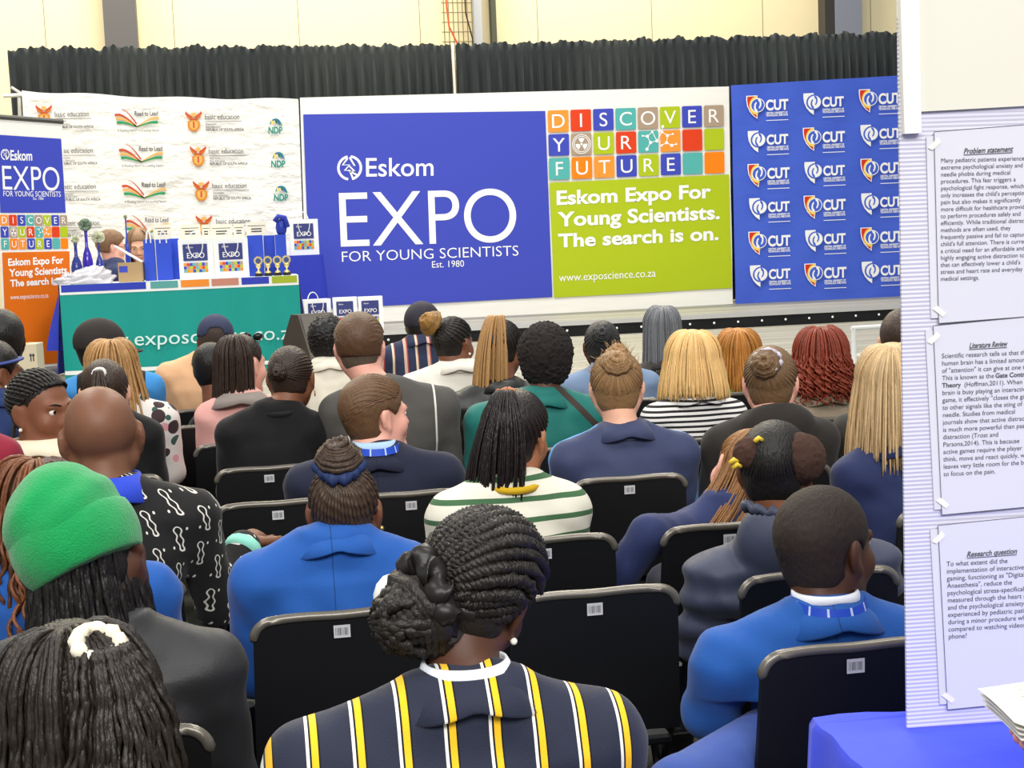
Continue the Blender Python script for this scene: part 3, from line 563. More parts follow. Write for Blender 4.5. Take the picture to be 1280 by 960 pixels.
# ------------------------------------------------------------------ blue draped table on the upper deck, bags, monitor wedge, box
Yb2 = 13.75; A, B = onY(330, 330, Yb2), onY(404, 318, Yb2); zt2 = B[2]
def drp(n, c): n.bump(n.noise(3, 3, sc=(4, 4, .3)), .35, .03)
m_dr = mat('royal_blue_cloth', (38, 52, 168), .7, build=drp)
t = empty('cloth_table', ((A[0]+B[0])/2, Yb2+.3, ZU), 0, 'small table draped to the deck in royal blue cloth, behind the teal table', 'table'); w2 = (B[0]-A[0])/2; h = zt2-ZU
ring = []
for k in range(61):
    s_ = k/60*4; e, f_ = int(s_) % 4, s_-int(s_); cs = [(-w2, -.3), (w2, -.3), (w2, .3), (-w2, .3)]; a, b = np.array(cs[e]), np.array(cs[(e+1) % 4]); ring.append(a*(1-f_)+b*f_)
ring = np.array(ring[:60]); P = []
for z, q in ((h, .99), (h-.02, 1), (h*.5, 1.08), (.01, 1.2)):
    sc = q*(1+(1.-z/h)*.05*np.sin(np.arange(60)*1.6))[:, None]; P.append(np.c_[ring*np.where(np.array([1, 1]) > 0, sc, 1), np.full(60, z)])
mb = MB(); mb.quadgrid(np.array(P[::-1]), 0, True); mb.add(P[0], [tuple(range(60))]); mb.build('table_drape', m_dr, t, smooth=True)
for sx in (-1, 1):
    for sy in (-1, 1): MB().tube([(sx*(w2-.08), sy*.22, h-.02), (sx*(w2-.08), sy*.22, 0.004)], .015, 6).build('leg', MATS['table_leg'], t)
bag(363.5, 399, 318, 274, Yb2+.12, 'white', 'white EXPO gift bag standing alone on the royal blue draped table', None, zt2+.001, .1, .06, printed=True)
G3 = 'white bags on the deck'
bag(378, 414, 411, 374, 13.5, 'white', 'white EXPO gift bag on the deck, behind the grey monitor wedge', G3, ZU+.001, .12, .35, printed=True)
bag(418, 448, 411, 371.5, 13.5, 'white', 'white EXPO gift bag on the deck, middle of the three', G3, ZU+.001, .1, .0, printed=True, handle=False)
bag(449.5, 480, 411, 370.5, 13.5, 'white', 'white EXPO gift bag on the deck, at the blue banner end of the three', G3, ZU+.001, .1, -.02, printed=True, handle=False)
p = onY(395, 440, 10.62); t = empty('stage_monitor', (p[0], 10.62, ZL), .5, 'dark grey wedge monitor speaker lying on the stage beside the teal cloth', 'speaker'); mm = mat('monitor_paint', (92, 86, 80), .7); md = mat('monitor_side', (62, 52, 46), .7)
prof = [(-.2, 0), (.22, 0), (.22, .25), (.08, .455), (-.02, .455), (-.2, .08)]; hw = .15
mb = MB(); v = [(s_*hw, y, z) for s_ in (-1, 1) for y, z in prof]; mb.add(v, [(5, 4, 3, 2, 1, 0)[::1], (6, 7, 8, 9, 10, 11)], 1); mb.add(v, [(i, (i+1) % 6, 6+(i+1) % 6, 6+i) for i in range(6)], 0); mb.build('cabinet', [mm, md], t)
MB().add([(-hw*.9, -.195, .085), (hw*.9, -.195, .085), (hw*.9, -.034, .45), (-hw*.9, -.034, .45)], [(0, 1, 2, 3)]).build('grille', mat('grille', (104, 100, 94), .6, bump=(220, .4, .003)), t)
MB().tube([(-hw-.01, 0, .2), (-hw-.03, .03, .22), (-hw-.01, .08, .2)], .012, 6).build('handle', m_pl, t)
A, B = onY(19, 466, 10.9), onY(50, 466, 10.9); bh = onY(35, 430, 10.9)[2]-ZL
t = empty('cardboard_box', ((A[0]+B[0])/2, 11.0, ZL), -.12, 'pale beige carton with handling symbols in front of the orange banner', 'box'); mbx = mat('beige_carton', (206, 194, 168), .8); w_ = B[0]-A[0]
MB().rbox((0, 0, bh/2), (w_, .2, bh), .006).build('carton', mbx, t); MB().box((0, 0, bh+.001), (w_*.2, .2, .002)).build('tape', mat('tape', (196, 180, 140), .4), t)
mb = MB()
for x in (.25, .36):
    v, f = stroke([(w_*x, bh*.6), (w_*x, bh*.72)], .008); mb.add(np.c_[v[:, 0], np.full(len(v), -.102), v[:, 1]], f); mb.poly([(w_*x-.012, -.102, bh*.72), (w_*x+.012, -.102, bh*.72), (w_*x, -.102, bh*.79)])
mb.build('handling_marks', INK['ink'], t)
# ================================================================== implicit surfaces -> one continuous mesh
def axis(lo, hi, h, fine):
    x, o = lo, []
    while x < hi:
        o.append(x); st = h
        for a, b, hf in fine:
            if a-h < x < b: st = min(st, hf)
        x += st
    return np.array(o+[hi, hi+h], np.float32)
class Field:
    def __init__(s, lo, hi, h, fine=()):      # fine: [(lo,hi,h)] boxes
        s.ax = [axis(lo[i], hi[i], h, [(f[0][i], f[1][i], f[2]) for f in fine]) for i in range(3)]
        s.D = np.full([len(a) for a in s.ax], .3, np.float32); s.h = h
    def win(s, lo, hi):
        sl = []
        for i in range(3):
            a, b = np.searchsorted(s.ax[i], (lo[i], hi[i])); a = max(0, a-1); b = min(len(s.ax[i]), b+1)
            if b <= a: return None
            sl.append(slice(a, b))
        return tuple(sl)
    def xyz(s, sl): return s.ax[0][sl[0]][:, None, None], s.ax[1][sl[1]][None, :, None], s.ax[2][sl[2]][None, None, :]
    def put(s, fn, lo, hi, k, sub=False):
        m = k+.03; sl = s.win(np.asarray(lo)-m, np.asarray(hi)+m)
        if sl is None: return
        d = fn(*s.xyz(sl)).astype(np.float32); a = s.D[sl]
        if sub:
            d = -d; hh = np.maximum(k-np.abs(a-d), 0)/max(k, 1e-6); s.D[sl] = np.maximum(a, d)+hh*hh*k*.25
        else:
            hh = np.maximum(k-np.abs(a-d), 0)/max(k, 1e-6); s.D[sl] = np.minimum(a, d)-hh*hh*k*.25
    def prims(s, L, inf=0.):
        for p in L:
            if p[0] == 'cone':
                _, a, b, ra, rb, k = p; a, b = np.asarray(a, float), np.asarray(b, float); ra, rb = ra+inf, rb+inf; ba = b-a; L2 = ba@ba+1e-9; m = max(ra, rb)
                def f(x, y, z):
                    t = np.clip(((x-a[0])*ba[0]+(y-a[1])*ba[1]+(z-a[2])*ba[2])/L2, 0, 1)
                    return np.sqrt((x-a[0]-t*ba[0])**2+(y-a[1]-t*ba[1])**2+(z-a[2]-t*ba[2])**2)-(ra+(rb-ra)*t)
                s.put(f, np.minimum(a, b)-m, np.maximum(a, b)+m, k)
            elif p[0] in ('ell', 'sub'):
                _, c, r, R, k = p; c = np.asarray(c, float); r = np.asarray(r, float)+inf; m = max(r)
                def f(x, y, z):
                    x, y, z = x-c[0], y-c[1], z-c[2]
                    if R is not None: x, y, z = (R[0][0]*x+R[1][0]*y+R[2][0]*z, R[0][1]*x+R[1][1]*y+R[2][1]*z, R[0][2]*x+R[1][2]*y+R[2][2]*z)
                    k0 = np.sqrt((x/r[0])**2+(y/r[1])**2+(z/r[2])**2); k1 = np.sqrt((x/r[0]**2)**2+(y/r[1]**2)**2+(z/r[2]**2)**2); return k0*(k0-1)/(k1+1e-6)
                s.put(f, c-m, c+m, k, p[0] == 'sub')
            elif p[0] == 'loft':
                _, S, k = p; S = np.array(S, float)
                def f(x, y, z):
                    zc = z[0, 0]; I = lambda j: np.interp(zc, S[:, 0], S[:, j])[None, None, :]
                    rx, ry = I(3)+inf, I(4)+inf; q = np.sqrt(((x-I(1))/rx)**2+((y-I(2))/ry)**2); d = (q-1)*np.minimum(rx, ry)*.9
                    return np.maximum(d, np.maximum(S[0, 0]-inf-z, z-S[-1, 0]-inf))
                s.put(f, (-.4, S[:, 2].min()-.25, S[0, 0]-inf), (.4, S[:, 2].max()+.25, S[-1, 0]+inf), k)
        return s
    def mesh(s, relax=1):
        D = s.D; S = D < 0; nx, ny, nz_ = D.shape
        def c8(A): return [A[i:nx-1+i, j:ny-1+j, k:nz_-1+k] for i in (0, 1) for j in (0, 1) for k in (0, 1)]
        any_ = np.zeros((nx-1, ny-1, nz_-1), bool); all_ = np.ones_like(any_)
        for q in c8(S): any_ |= q; all_ &= q
        I, J, K = np.nonzero(any_ & ~all_); n = len(I); idx = np.full((nx-1, ny-1, nz_-1), -1, np.int32); idx[I, J, K] = np.arange(n)
        off = [(i, j, k) for i in (0, 1) for j in (0, 1) for k in (0, 1)]; val = np.stack([D[I+a, J+b, K+c] for a, b, c in off], 1)
        pos = np.stack([np.stack([s.ax[0][I+a], s.ax[1][J+b], s.ax[2][K+c]], 1) for a, b, c in off], 1)
        acc = np.zeros((n, 3)); cnt = np.zeros(n)
        for u in range(8):
            for v in range(u+1, 8):
                if sum(abs(p-q) for p, q in zip(off[u], off[v])) != 1: continue
                m = (val[:, u] < 0) != (val[:, v] < 0); t = val[m, u]/(val[m, u]-val[m, v]); acc[m] += pos[m, u]+(pos[m, v]-pos[m, u])*t[:, None]; cnt[m] += 1
        V = acc/cnt[:, None]; F = []
        for ax_ in range(3):
            A = [slice(1, -1)]*3; A[ax_] = slice(0, -1); B = [slice(1, -1)]*3; B[ax_] = slice(1, None)
            sa, sb = S[tuple(A)], S[tuple(B)]; ii = np.array(np.nonzero(sa != sb)); fl = sa[tuple(ii)]; e = [1, 1, 1]; e[ax_] = 0; p = ii+np.array(e)[:, None]
            o1, o2 = [(1, 2), (2, 0), (0, 1)][ax_]; d1 = np.zeros((3, 1), int); d1[o1] = 1; d2 = np.zeros((3, 1), int); d2[o2] = 1
            g = lambda q: idx[tuple(q)]
            Q = np.stack([g(p-d1-d2), g(p-d2), g(p), g(p-d1)], 1); Q[~fl] = Q[~fl][:, ::-1]; F.append(Q)
        F = np.concatenate(F); F = F[(F >= 0).all(1)]
        for _ in range(relax):
            E = np.concatenate([F[:, [0, 1]], F[:, [1, 2]], F[:, [2, 3]], F[:, [3, 0]]]); nb = np.stack([np.bincount(E[:, 0], V[E[:, 1], k], n)+np.bincount(E[:, 1], V[E[:, 0], k], n) for k in range(3)], 1)
            c = np.bincount(E.ravel(), minlength=n)[:, None]; V = V*.5+.5*nb/np.maximum(c, 1)
        return V, F
def sdf_obj(fd, name, m, parent=None, relax=1, extra=None):
    V, F = fd.mesh(relax); me = bpy.data.meshes.new(name); mi = None
    if extra is not None and extra.n:
        F2 = [tuple(q) for q in F]+[tuple(i+len(V) for i in q) for q in extra.f]; mi = [0]*len(F)+extra.mi; V = np.concatenate([V]+extra.v); fast_mesh(me, V, F2, mi)
    else: fast_mesh(me, V, F)
    for q in (m if isinstance(m, (list, tuple)) else [m]): me.materials.append(q)
    me.polygons.foreach_set('use_smooth', np.ones(len(me.polygons), bool)); o = bpy.data.objects.new(name, me); return link(o, parent)
def foldn(x, y, z, sd): return np.sin(x*31+4*np.sin(z*13+sd)+sd)*np.cos(z*21+3*np.sin(x*11+y*9+sd*2))*.6+np.sin((z*.8+x)*47+5*np.sin(y*15+sd))*.3
# ------------------------------------------------------------------ materials for people
def skin(c): return mat('skin_%d_%d_%d' % c, c, .48, .35, noise=(22, .06), sss=.08, bump=(90, .08, .003))
SK = dict(dark=(84, 52, 36), deep=(66, 40, 28), brown=(124, 78, 54), tan=(168, 112, 80), light=(232, 178, 150), pink=(238, 176, 156))
def hair_m(name, c, var=.35, rough=.42):
    def b(n, l):
        r = n.n('ShaderNodeNewGeometry').outputs['Random Per Island']; f = n.m('ADD', n.m('MULTIPLY', r, .6), n.m('MULTIPLY', n.noise(60, 3, sc=(1, 1, .25)), .4))
        n.col(n.mix(f, tuple(k*(1-var) for k in l[:3])+(1,), tuple(min(1, k*(1+var)) for k in l[:3])+(1,))); n.bump(n.noise(150, 3, sc=(1, 1, .3)), .6, .007)
    return mat('hair_'+name, c, rough, .35, build=b)
def fab(name, c=0, rough=.8, sheen=.1, bump=True, build=None, spec=.2):
    def b(n, l):
        h = n.m('ADD', n.m('MULTIPLY', n.noise(5, 3, sc=(1, 1, .7)), 1.), n.m('MULTIPLY', n.noise(420, 2), .05)); n.bump(h, .5, .028)
        if build: build(n, l)
    return mat('fabric_'+name, c, rough, spec, sheen=sheen, build=b)
HAIR = dict(black=hair_m('black', (24, 21, 20)), twist=hair_m('twist', (34, 30, 27), .4), dbrown=hair_m('dark_brown', (52, 38, 30)), brown=hair_m('brown', (98, 70, 48)), sandy=hair_m('sandy', (150, 116, 78)), blond=hair_m('blond', (226, 186, 122), .22), ashblond=hair_m('ash_blond', (196, 166, 122), .4),
            grey=hair_m('grey', (116, 118, 122), .35), auburn=hair_m('auburn', (176, 116, 48), .45), red=hair_m('red', (130, 54, 34), .35), honey=hair_m('honey_braid', (176, 134, 84), .4), cbraid=hair_m('curly_braid', (70, 44, 30), .6), fade=hair_m('fade', (92, 80, 68), .25), gold=hair_m('gold_twist', (150, 110, 50), .5), curlb=hair_m('curl_brown', (120, 88, 60), .3))
EYEW = mat('eye_white', (236, 232, 226), .2); IRIS = mat('iris_brown', (44, 26, 18), .15); GOLD = mat('gold_jewel', (232, 196, 110), .2, metal=.9); PEARL = mat('pearl', (240, 236, 224), .25)
C0 = np.array([0, -.012, .03]); RS = np.array([.076, .097, .087])
def rotm(yaw, pitch, roll):                 # degrees: yaw + = to the right, pitch + = bowed forward, roll + = crown to the right
    a, b, c = [math.radians(k) for k in (-yaw, -pitch, roll)]
    return np.array(Matrix.Rotation(a, 3, 'Z') @ Matrix.Rotation(b, 3, 'X') @ Matrix.Rotation(c, 3, 'Y'))
def hdir(az, el): a, e = math.radians(az), math.radians(el); return np.array([math.sin(a)*math.cos(e), math.cos(a)*math.cos(e), math.sin(e)])   # az 0 front, 180 back, + right
def slerp(a, b, t):
    w_ = math.acos(max(-1, min(1, a@b))); t = np.asarray(t)[:, None]
    return a*(1-t)+b*t if w_ < 1e-3 else (np.sin((1-t)*w_)*a+np.sin(t*w_)*b)/math.sin(w_)
def slerp_v(a, b, t):
    q = a*(1-t)[:, None]+b*t[:, None]; return q/np.linalg.norm(q, axis=1)[:, None]
def hairline(az):
    return float(np.interp(abs(az), (0, 35, 62, 80, 95, 112, 140, 180), (36, 33, 20, 2, -12, -34, -46, -48)))
ROWY = dict(R0=1.78, R1=2.6, R2=3.2, R3=3.83, R4=4.73, R5=5.53, R6=6.3, R7=7.05, R8=7.8)
PEOPLE = {}; OFF = .27
class Person:
    def __init__(p, key, row, head, s, sh, label, tone, top, yaw=0, hyaw=0, hpitch=6, hroll=0, top_inf=.016, fold=.0042, lean=0., girth=1., legs=(34, 38, 52), arms=None, seed=None, z0=0., seat=.47, dy=0., hdy=.06, fine=None, knees=None, topname='jacket', cat='person', shoes=(30, 30, 32), facing=1, skin_face=False, seated=True):
        p.key, p.s, p.row = key, s, row; Y = (ROWY[row] if isinstance(row, str) else row)+dy; p.rowY = Y
        L, R = onY(sh[0], sh[2], Y+OFF), onY(sh[1], sh[2], Y+OFF); ctr = (L+R)/2; p.W = (R[0]-L[0])/2; p.zs = ctr[2]-z0
        if not yaw and abs(hyaw) < 100: hyaw += 10.2+math.degrees(math.atan((head[0]-640)/FPX))   # heads turn to the middle of the stage
        p.o = np.array([ctr[0], Y+OFF, z0]); p.yaw = math.radians(-yaw); p.seed = seed if seed is not None else len(PEOPLE)*1.7
        Hw = onY(head[0], head[1], Y+OFF+hdy+lean); p.H = rot(Hw-p.o, -p.yaw); p.R = rotm(hyaw-yaw, hpitch, hroll); p.dep = float((Hw-CO)@CF)
        p.hf = min(.011, max(.0042, p.dep*.0017)); W, zs, g = p.W, p.zs, girth; q = 1.0
        ly = lean*.6; hip = seat+.085
        T = lambda v: p.H+p.R@(np.asarray(v, float)*s)
        p.T = T; p.nb = np.array([p.H[0]*.35, ly*.9, zs+.035])
        tor = [(seat+.005, 0, -.02, .155*g, .115*g), (hip+.02, 0, -.02, .17*g, .125*g), (hip+.45*(zs-hip), 0, -.01+ly*.35, max(.12, min(.155*g, W*.76)), .112*g), (zs-.14, 0, .0+ly*.75, W-.05, .115*g), (zs-.05, 0, ly, W-.055, .09), (zs+.005, p.H[0]*.2, ly, max(.075, W*.42), .06), (zs+.04, p.H[0]*.3, ly, .055, .05)]
        p.torso = [('loft', tor, .03)]
        A = {}; p.arm = {}
        for sd in (-1, 1):
            ac = np.array([sd*(W-.05), ly, zs-.058]); p.torso.append(('cone', (p.H[0]*.3+sd*.03, ly, zs+.02), ac+(0, 0, .012), .048, .05, .05))
            el = np.array([sd*(W-.03), ly+.06, max(hip+.06, zs-.31)]); wr = np.array([sd*.1, ly+.27, hip+.115])
            if arms and sd in arms: el, wr = [p.loc(v) for v in arms[sd]]
            A[sd] = (ac, el, wr)
            p.torso.append(('cone', ac, el, .053, .043, .03))
        p.fore = [('cone', A[sd][1], A[sd][2], .043, .03, .02) for sd in A]; p.A = A
        # lower body
        LG = []; p.kn = {}
        for sd in (-1, 1):
            hp = np.array([sd*.085, .0, hip]); kn = np.array([sd*.115, .262, hip-.012]); an = np.array([sd*.115, .2, .085])
            if knees and sd in knees: kn, an = [p.loc(v) for v in knees[sd]]
            LG.append([('cone', hp, kn, .08, .056, .03), ('cone', kn, an, .056, .036, .02)]); p.kn[sd] = (kn, an)
        p.legs = LG[0]+LG[1]
        feet = [('cone', p.kn[sd][1]+(0, -.02, -.04), p.kn[sd][1]+(sd*.01, .12, -.052), .036, .026, .02) for sd in (-1, 1)]
        hands = []
        for sd in (-1, 1):
            el, wr = A[sd][1:]; d = (wr-el)/np.linalg.norm(wr-el); d2 = d*.6+np.array([0, .5, -.45]); d2 /= np.linalg.norm(d2); lat = np.cross(d2, (0, 0, 1.)); lat /= np.linalg.norm(lat); hands += p.hand(wr, d2, lat*sd*-1, .95*s, sd)
        hp_ = p.headprims()
        neck = [('cone', p.nb+(0, -.005, -.05), T((0, -.03, -.05)), .056*s, .052*s, .03), ('cone', p.nb, T((0, -.01, -.075)), .05*s, .045*s, .02)]
        lo = np.array([-W-.1, -.26, 0]); hi = np.array([W+.1, .52, zs+.1])
        for a in A.values():
            for v in a[1:]: lo = np.minimum(lo, v-.14); hi = np.maximum(hi, v+.14)
        for a in p.kn.values():
            for v in a: lo = np.minimum(lo, v-.1); hi = np.maximum(hi, v+.16)
        lo[2] = 0.004; lo = np.minimum(lo, p.H-.16*s); hi = np.maximum(hi, p.H+.16*s); p.lo, p.hi = lo, hi
        hb = .0125; fn = [(p.H-.135*s, p.H+.135*s, p.hf)]
        if fine: fn.append((A[1][2]-.19, A[1][2]+.19, .005))
        fd = Field(lo, hi, hb, fn); fd.prims(p.torso, -.006); fd.prims(p.fore); fd.prims(p.legs); fd.prims(feet); fd.prims(hands); fd.prims(neck); fd.prims(hp_)
        p.skin = skin(SK[tone] if isinstance(tone, str) else tone)
        p.root = sdf_obj(fd, 'person', p.skin); p.root.location = p.o; p.root.rotation_euler = (0, 0, p.yaw); tag(p.root, label, cat)
        # clothes
        inf = top_inf; ft = Field((lo[0]-.05, lo[1]-.03, seat-.02), (hi[0]+.05, hi[1]+.03, zs+.13), min(.014, max(.008, p.dep*.0026)))
        ft.prims(p.torso, inf); ft.prims([('cone', A[sd][1], A[sd][1]+(A[sd][2]-A[sd][1])*.93, .043, .036, .02) for sd in A], inf)
        x, y, z = ft.xyz((slice(None),)*3); ft.D += (fold*foldn(x, y, z, p.seed)).astype(np.float32)
        p.ft = ft; p.inf = inf; p.topm = top
        p.topname = topname; p.trousers(legs)
        for sd in (-1, 1):
            a = p.kn[sd][1]; b = Field(a-.09, a+(.1, .2, .1), .012); b.prims([('cone', a+(0, -.025, -.045), a+(sd*.01, .13, -.052), .038, .03, .02), ('cone', a+(0, -.02, .0), a+(0, 0, -.04), .045, .042, .02)], .004)
            sdf_obj(b, 'shoe', mat('shoe_%d' % shoes[0], shoes, .4), p.root)
        PEOPLE[key] = p
    def loc(p, v):                              # (px, py, depth) -> local point; small numbers are already local
        v = np.array(v, float); return rot(atd(*v)-p.o, -p.yaw) if abs(v[0])+abs(v[1]) > 5 else v
    def hand(p, wr, d, lat, s, sd):
        up = np.cross(lat, d); L = [('cone', wr, wr+d*.075*s, .024*s, .03*s, .015), ('cone', wr+d*.03*s-lat*.012*s, wr+d*.08*s-lat*.022*s, .018*s, .016*s, .015), ('cone', wr+d*.03*s+lat*.012*s, wr+d*.08*s+lat*.022*s, .018*s, .016*s, .015)]
        for i, (o_, ln) in enumerate(((-.036, .066), (-.0125, .078), (.0125, .072), (.036, .055))):
            b = wr+d*.09*s+lat*o_*s; dd = d+lat*o_*4.2; dd /= np.linalg.norm(dd); m = b+dd*ln*.5*s; e = m+(dd*.8-up*.5*(1 if up[2] > 0 else -1))*ln*.5*s; L += [('cone', b, m, .0098*s, .009*s, .005), ('cone', m, e, .009*s, .0075*s, .003)]
        t0 = wr+d*.03*s-lat*.03*s; t1 = t0+(d*.6-lat*.75)*.045*s; L += [('cone', t0, t1, .013*s, .011*s, .008), ('cone', t1, t1+(d*.95-lat*.2)*.034*s, .011*s, .009*s, .003)]
        return L
    def headprims(p):
        s, T, R = p.s, p.T, p.R; E = lambda c, r, k, op='ell': (op, T(c), np.array(r)*s, R, k*s); Cn = lambda a, b, ra, rb, k: ('cone', T(a), T(b), ra*s, rb*s, k*s); P = [E(C0, RS, .01), E((0, .028, -.035), (.061, .07, .082), .03)]
        for sd in (-1, 1): P += [Cn((sd*.056, .0, -.05), (sd*.012, .078, -.1), .018, .016, .03), E((sd*.04, .062, -.03), (.026, .026, .03), .02)]
        P += [Cn((0, .088, .012), (0, .106, -.026), .009, .0125, .012), Cn((-.04, .08, .024), (-.012, .09, .02), .011, .010, .012), Cn((.04, .08, .024), (.012, .09, .02), .011, .01, .012), E((0, .086, -.098), (.02, .016, .017), .02)]
        for sd in (-1, 1): P += [E((sd*.0115, .097, -.031), (.0085, .010, .0085), .006), E((sd*.033, .1, .008), (.0165, .016, .0066), .006, 'sub')]
        P += [E((0, .094, -.057), (.023, .012, .0065), .005), E((0, .092, -.069), (.02, .012, .0075), .005), E((0, .11, -.0625), (.024, .01, .0022), .004, 'sub')]
        for sd in (-1, 1):
            P += [('ell', T((sd*.081, -.008, -.004)), np.array((.011, .021, .035))*s, R@rotm(-22*sd, -12, 0), .012*s), ('sub', T((sd*.094, -.002, 0.)), np.array((.008, .011, .02))*s, R@rotm(-22*sd, -12, 0), .006*s), ('ell', T((sd*.08, .006, -.034)), np.array((.007, .009, .012))*s, R, .008*s)]
        return P
    def trousers(p, c):
        if c is None: return
        f = Field((p.lo[0]-.03, min(-.26, p.lo[1]-.03), .05), (p.hi[0]+.03, p.hi[1], max(.75, max(k[0][2] for k in p.kn.values())+.12)), .017); tb_ = [q for q in p.torso if q[0] == 'loft']; S = [r for r in tb_[0][1] if r[0] < .7]
        f.prims([('loft', S[:2]+[(S[1][0]+.02,)+tuple(S[1][1:])], .03)], .008); f.prims(p.legs, .012); sdf_obj(f, 'trousers', fab('trouser_%d_%d_%d' % tuple(c), c), p.root)
    def finish_top(p, extra=None): p.top = sdf_obj(p.ft, p.topname, p.topm, p.root, 1, extra); return p
    def child(p, mb, name, m, label=None, smooth=True):
        o = mb.build(name, m, p.root, smooth=smooth)
        if label: o['label'] = label
        return o
    def collar(p, m, r=.072, h=.042, fall=.03, wide=.03, name='collar', dz=0., arc_=165, back=.0, label=None):
        """stand-and-fall collar ring that follows the neck"""
        s = p.s; a = np.radians(np.linspace(-90-arc_, -90+arc_, 40)); up = p.T((0, -.02, -.06))-p.nb; up /= np.linalg.norm(up); up = up*.6+np.array([0, 0, .4]); base = p.nb+(0, -.012, -.012+dz); rows = []
        ca = np.abs(np.cos(a)); kw, kf = .72+.42*ca, .8+.75*ca
        for rr, hh in ((r*1.02+0*a, -.006+0*a), (r*.95+0*a, h+0*a), (r*.93+0*a, h+.004+0*a), (r*1.0+0*a, h+.004+0*a), (r+wide*.55*kw, h-fall*.5*kf), (r+wide*kw, h-(fall+.006)*kf), (r+wide*kw-.004, h-(fall+.006)*kf-.004)):
            rows.append(np.stack([base[0]+rr*np.cos(a)*s, base[1]+rr*np.sin(a)*s*.95, base[2]+hh*s], -1)+np.maximum(hh, 0)[:, None]*(up*[1, 1, 0]))
        return p.child(MB().quadgrid(np.array(rows)), name, m, label)
    def ring(p, m, r=.068, t=.012, dz=0., name='neckband'):
        a = np.radians(np.linspace(0, 345, 24)); b = p.nb+(0, -.008, dz); return p.child(MB().tube(np.stack([b[0]+r*p.s*np.cos(a), b[1]+r*p.s*.95*np.sin(a), b[2]+.012*np.sin(a)], -1), t, 6, closed=True), name, m)
    def lanyard(p, m):
        a = np.radians(np.linspace(-250, 70, 30)); b = p.nb+(0, -.012, .03); rows = [np.stack([b[0]+(.071+e)*p.s*np.cos(a), b[1]+(.071+e)*p.s*.97*np.sin(a), b[2]+z+.012*np.sin(a)], -1) for z, e in ((-.012, .006), (.012, 0))]; o = p.child(MB().quadgrid(np.array(rows)), 'lanyard', m)
    def eyes(p, brow=(30, 22, 18), look=0.):
        for sd in (-1, 1):
            e = MB().ball((0, 0, 0), .0118*p.s, 12).build('eyeball', EYEW, p.root, loc=p.T((sd*.032, .0785, .008)), smooth=True); pu = MB(); c = p.T((sd*.032+look, .0785, .008)); f = p.R@np.array([look*14, 1, .0]); f /= np.linalg.norm(f)
            u = p.R@np.array([1., 0, 0]); v = np.cross(f, u)*-1; a = np.radians(np.arange(0, 360, 30)); c2 = p.T((sd*.032, .0785, .008))+f*.0116*p.s
            pu.poly([c2+(u*math.cos(t)+v*math.sin(t))*.0055*p.s for t in a][::1]); pu.poly([c2+(u*math.cos(t)+v*math.sin(t))*.0055*p.s for t in a][::-1]); pu.build('iris', IRIS, p.root)
            b = MB(); b.tube([p.T((sd*(.012+.036*t), .0965-.014*t*t, .0235+.007*math.sin(t*2.4))) for t in np.linspace(0, 1, 7)], np.array([.003, .0042, .0042, .004, .0034, .0026, .0015])*p.s, 6, flat=.7); b.build('eyebrow', mat('brow_%d' % brow[0], brow, .7), p.root, smooth=True)
    def lips(p, c):
        mb = MB()
        for z0, z1, d in ((-.0625, -.052, .1062), (-.0735, -.0628, .1042)):
            P = np.array([[p.T((x, d-.6*x*x/.024+(.0008 if k in (1, 2) else -.001), z0+(z1-z0)*k/3*(1-(x/.024)**2*.8)-.004*(x/.024)**2)) for x in np.linspace(-.022, .022, 11)] for k in range(4)]); mb.quadgrid(P)
        p.child(mb, 'lips', mat('lips_%d' % c[0], c, .4))
    # ---- hair
    def cap_field(p, t, noise=(0, 0), planes=None, extra=(), h=None, low=-.085, front=True, kz=1., back=0.):
        """skull-hugging shell: thickness t, cut away from the face"""
        s = p.s; r = .30*s; fd = Field(p.H-r, p.H+r, h or max(.0055, p.hf*1.1)); P = [('ell', p.T(C0+(0, -.004, .004)), (RS+t)*s, p.R, .01), ('ell', p.T((0, -.036, -.03)), np.array((.06+t*.9, .05+t*.8, .06+t*.4))*s, p.R, .03)]; fd.prims(P); x, y, z = fd.xyz((slice(None),)*3)
        lx, ly, lz = [(p.R[0][i]*(x-p.H[0])+p.R[1][i]*(y-p.H[1])+p.R[2][i]*(z-p.H[2]))/s for i in range(3)]; p.hl = (lx, ly, lz)
        if noise[0]: fd.D += (noise[0]*(np.sin(lx*noise[1]+2*np.sin(lz*noise[1]*.7))*np.sin(ly*noise[1]*1.1+1.7*np.sin(lx*noise[1]*.6+1))*np.sin(lz*noise[1]*.9+np.sin(ly*noise[1])))).astype(np.float32)
        if front:
            d1 = ly-.012+back-(lz+.03)*.62-np.maximum(lz-.055, 0)*.5; d1 = np.where(lz > .112, -1, d1)           # face plane (forehead to ear)
            d1 = np.maximum(d1, ly-.105)
            ear = .03-np.sqrt((ly-.0)**2+((lz+.012)*.8)**2); d1 = np.maximum(d1, np.where(np.abs(lx) > .055, ear, -1))
            fd.D = np.maximum(fd.D, (d1*s*.8).astype(np.float32))
        fd.D = np.maximum(fd.D, ((low-lz+np.maximum(ly+.02, 0)*.5)*s).astype(np.float32))
        if extra: fd.prims(extra)
        return fd
    def sk(p, u, off=0.): u = np.asarray(u); return p.H+((C0+RS*u+off*u)*p.s)@p.R.T
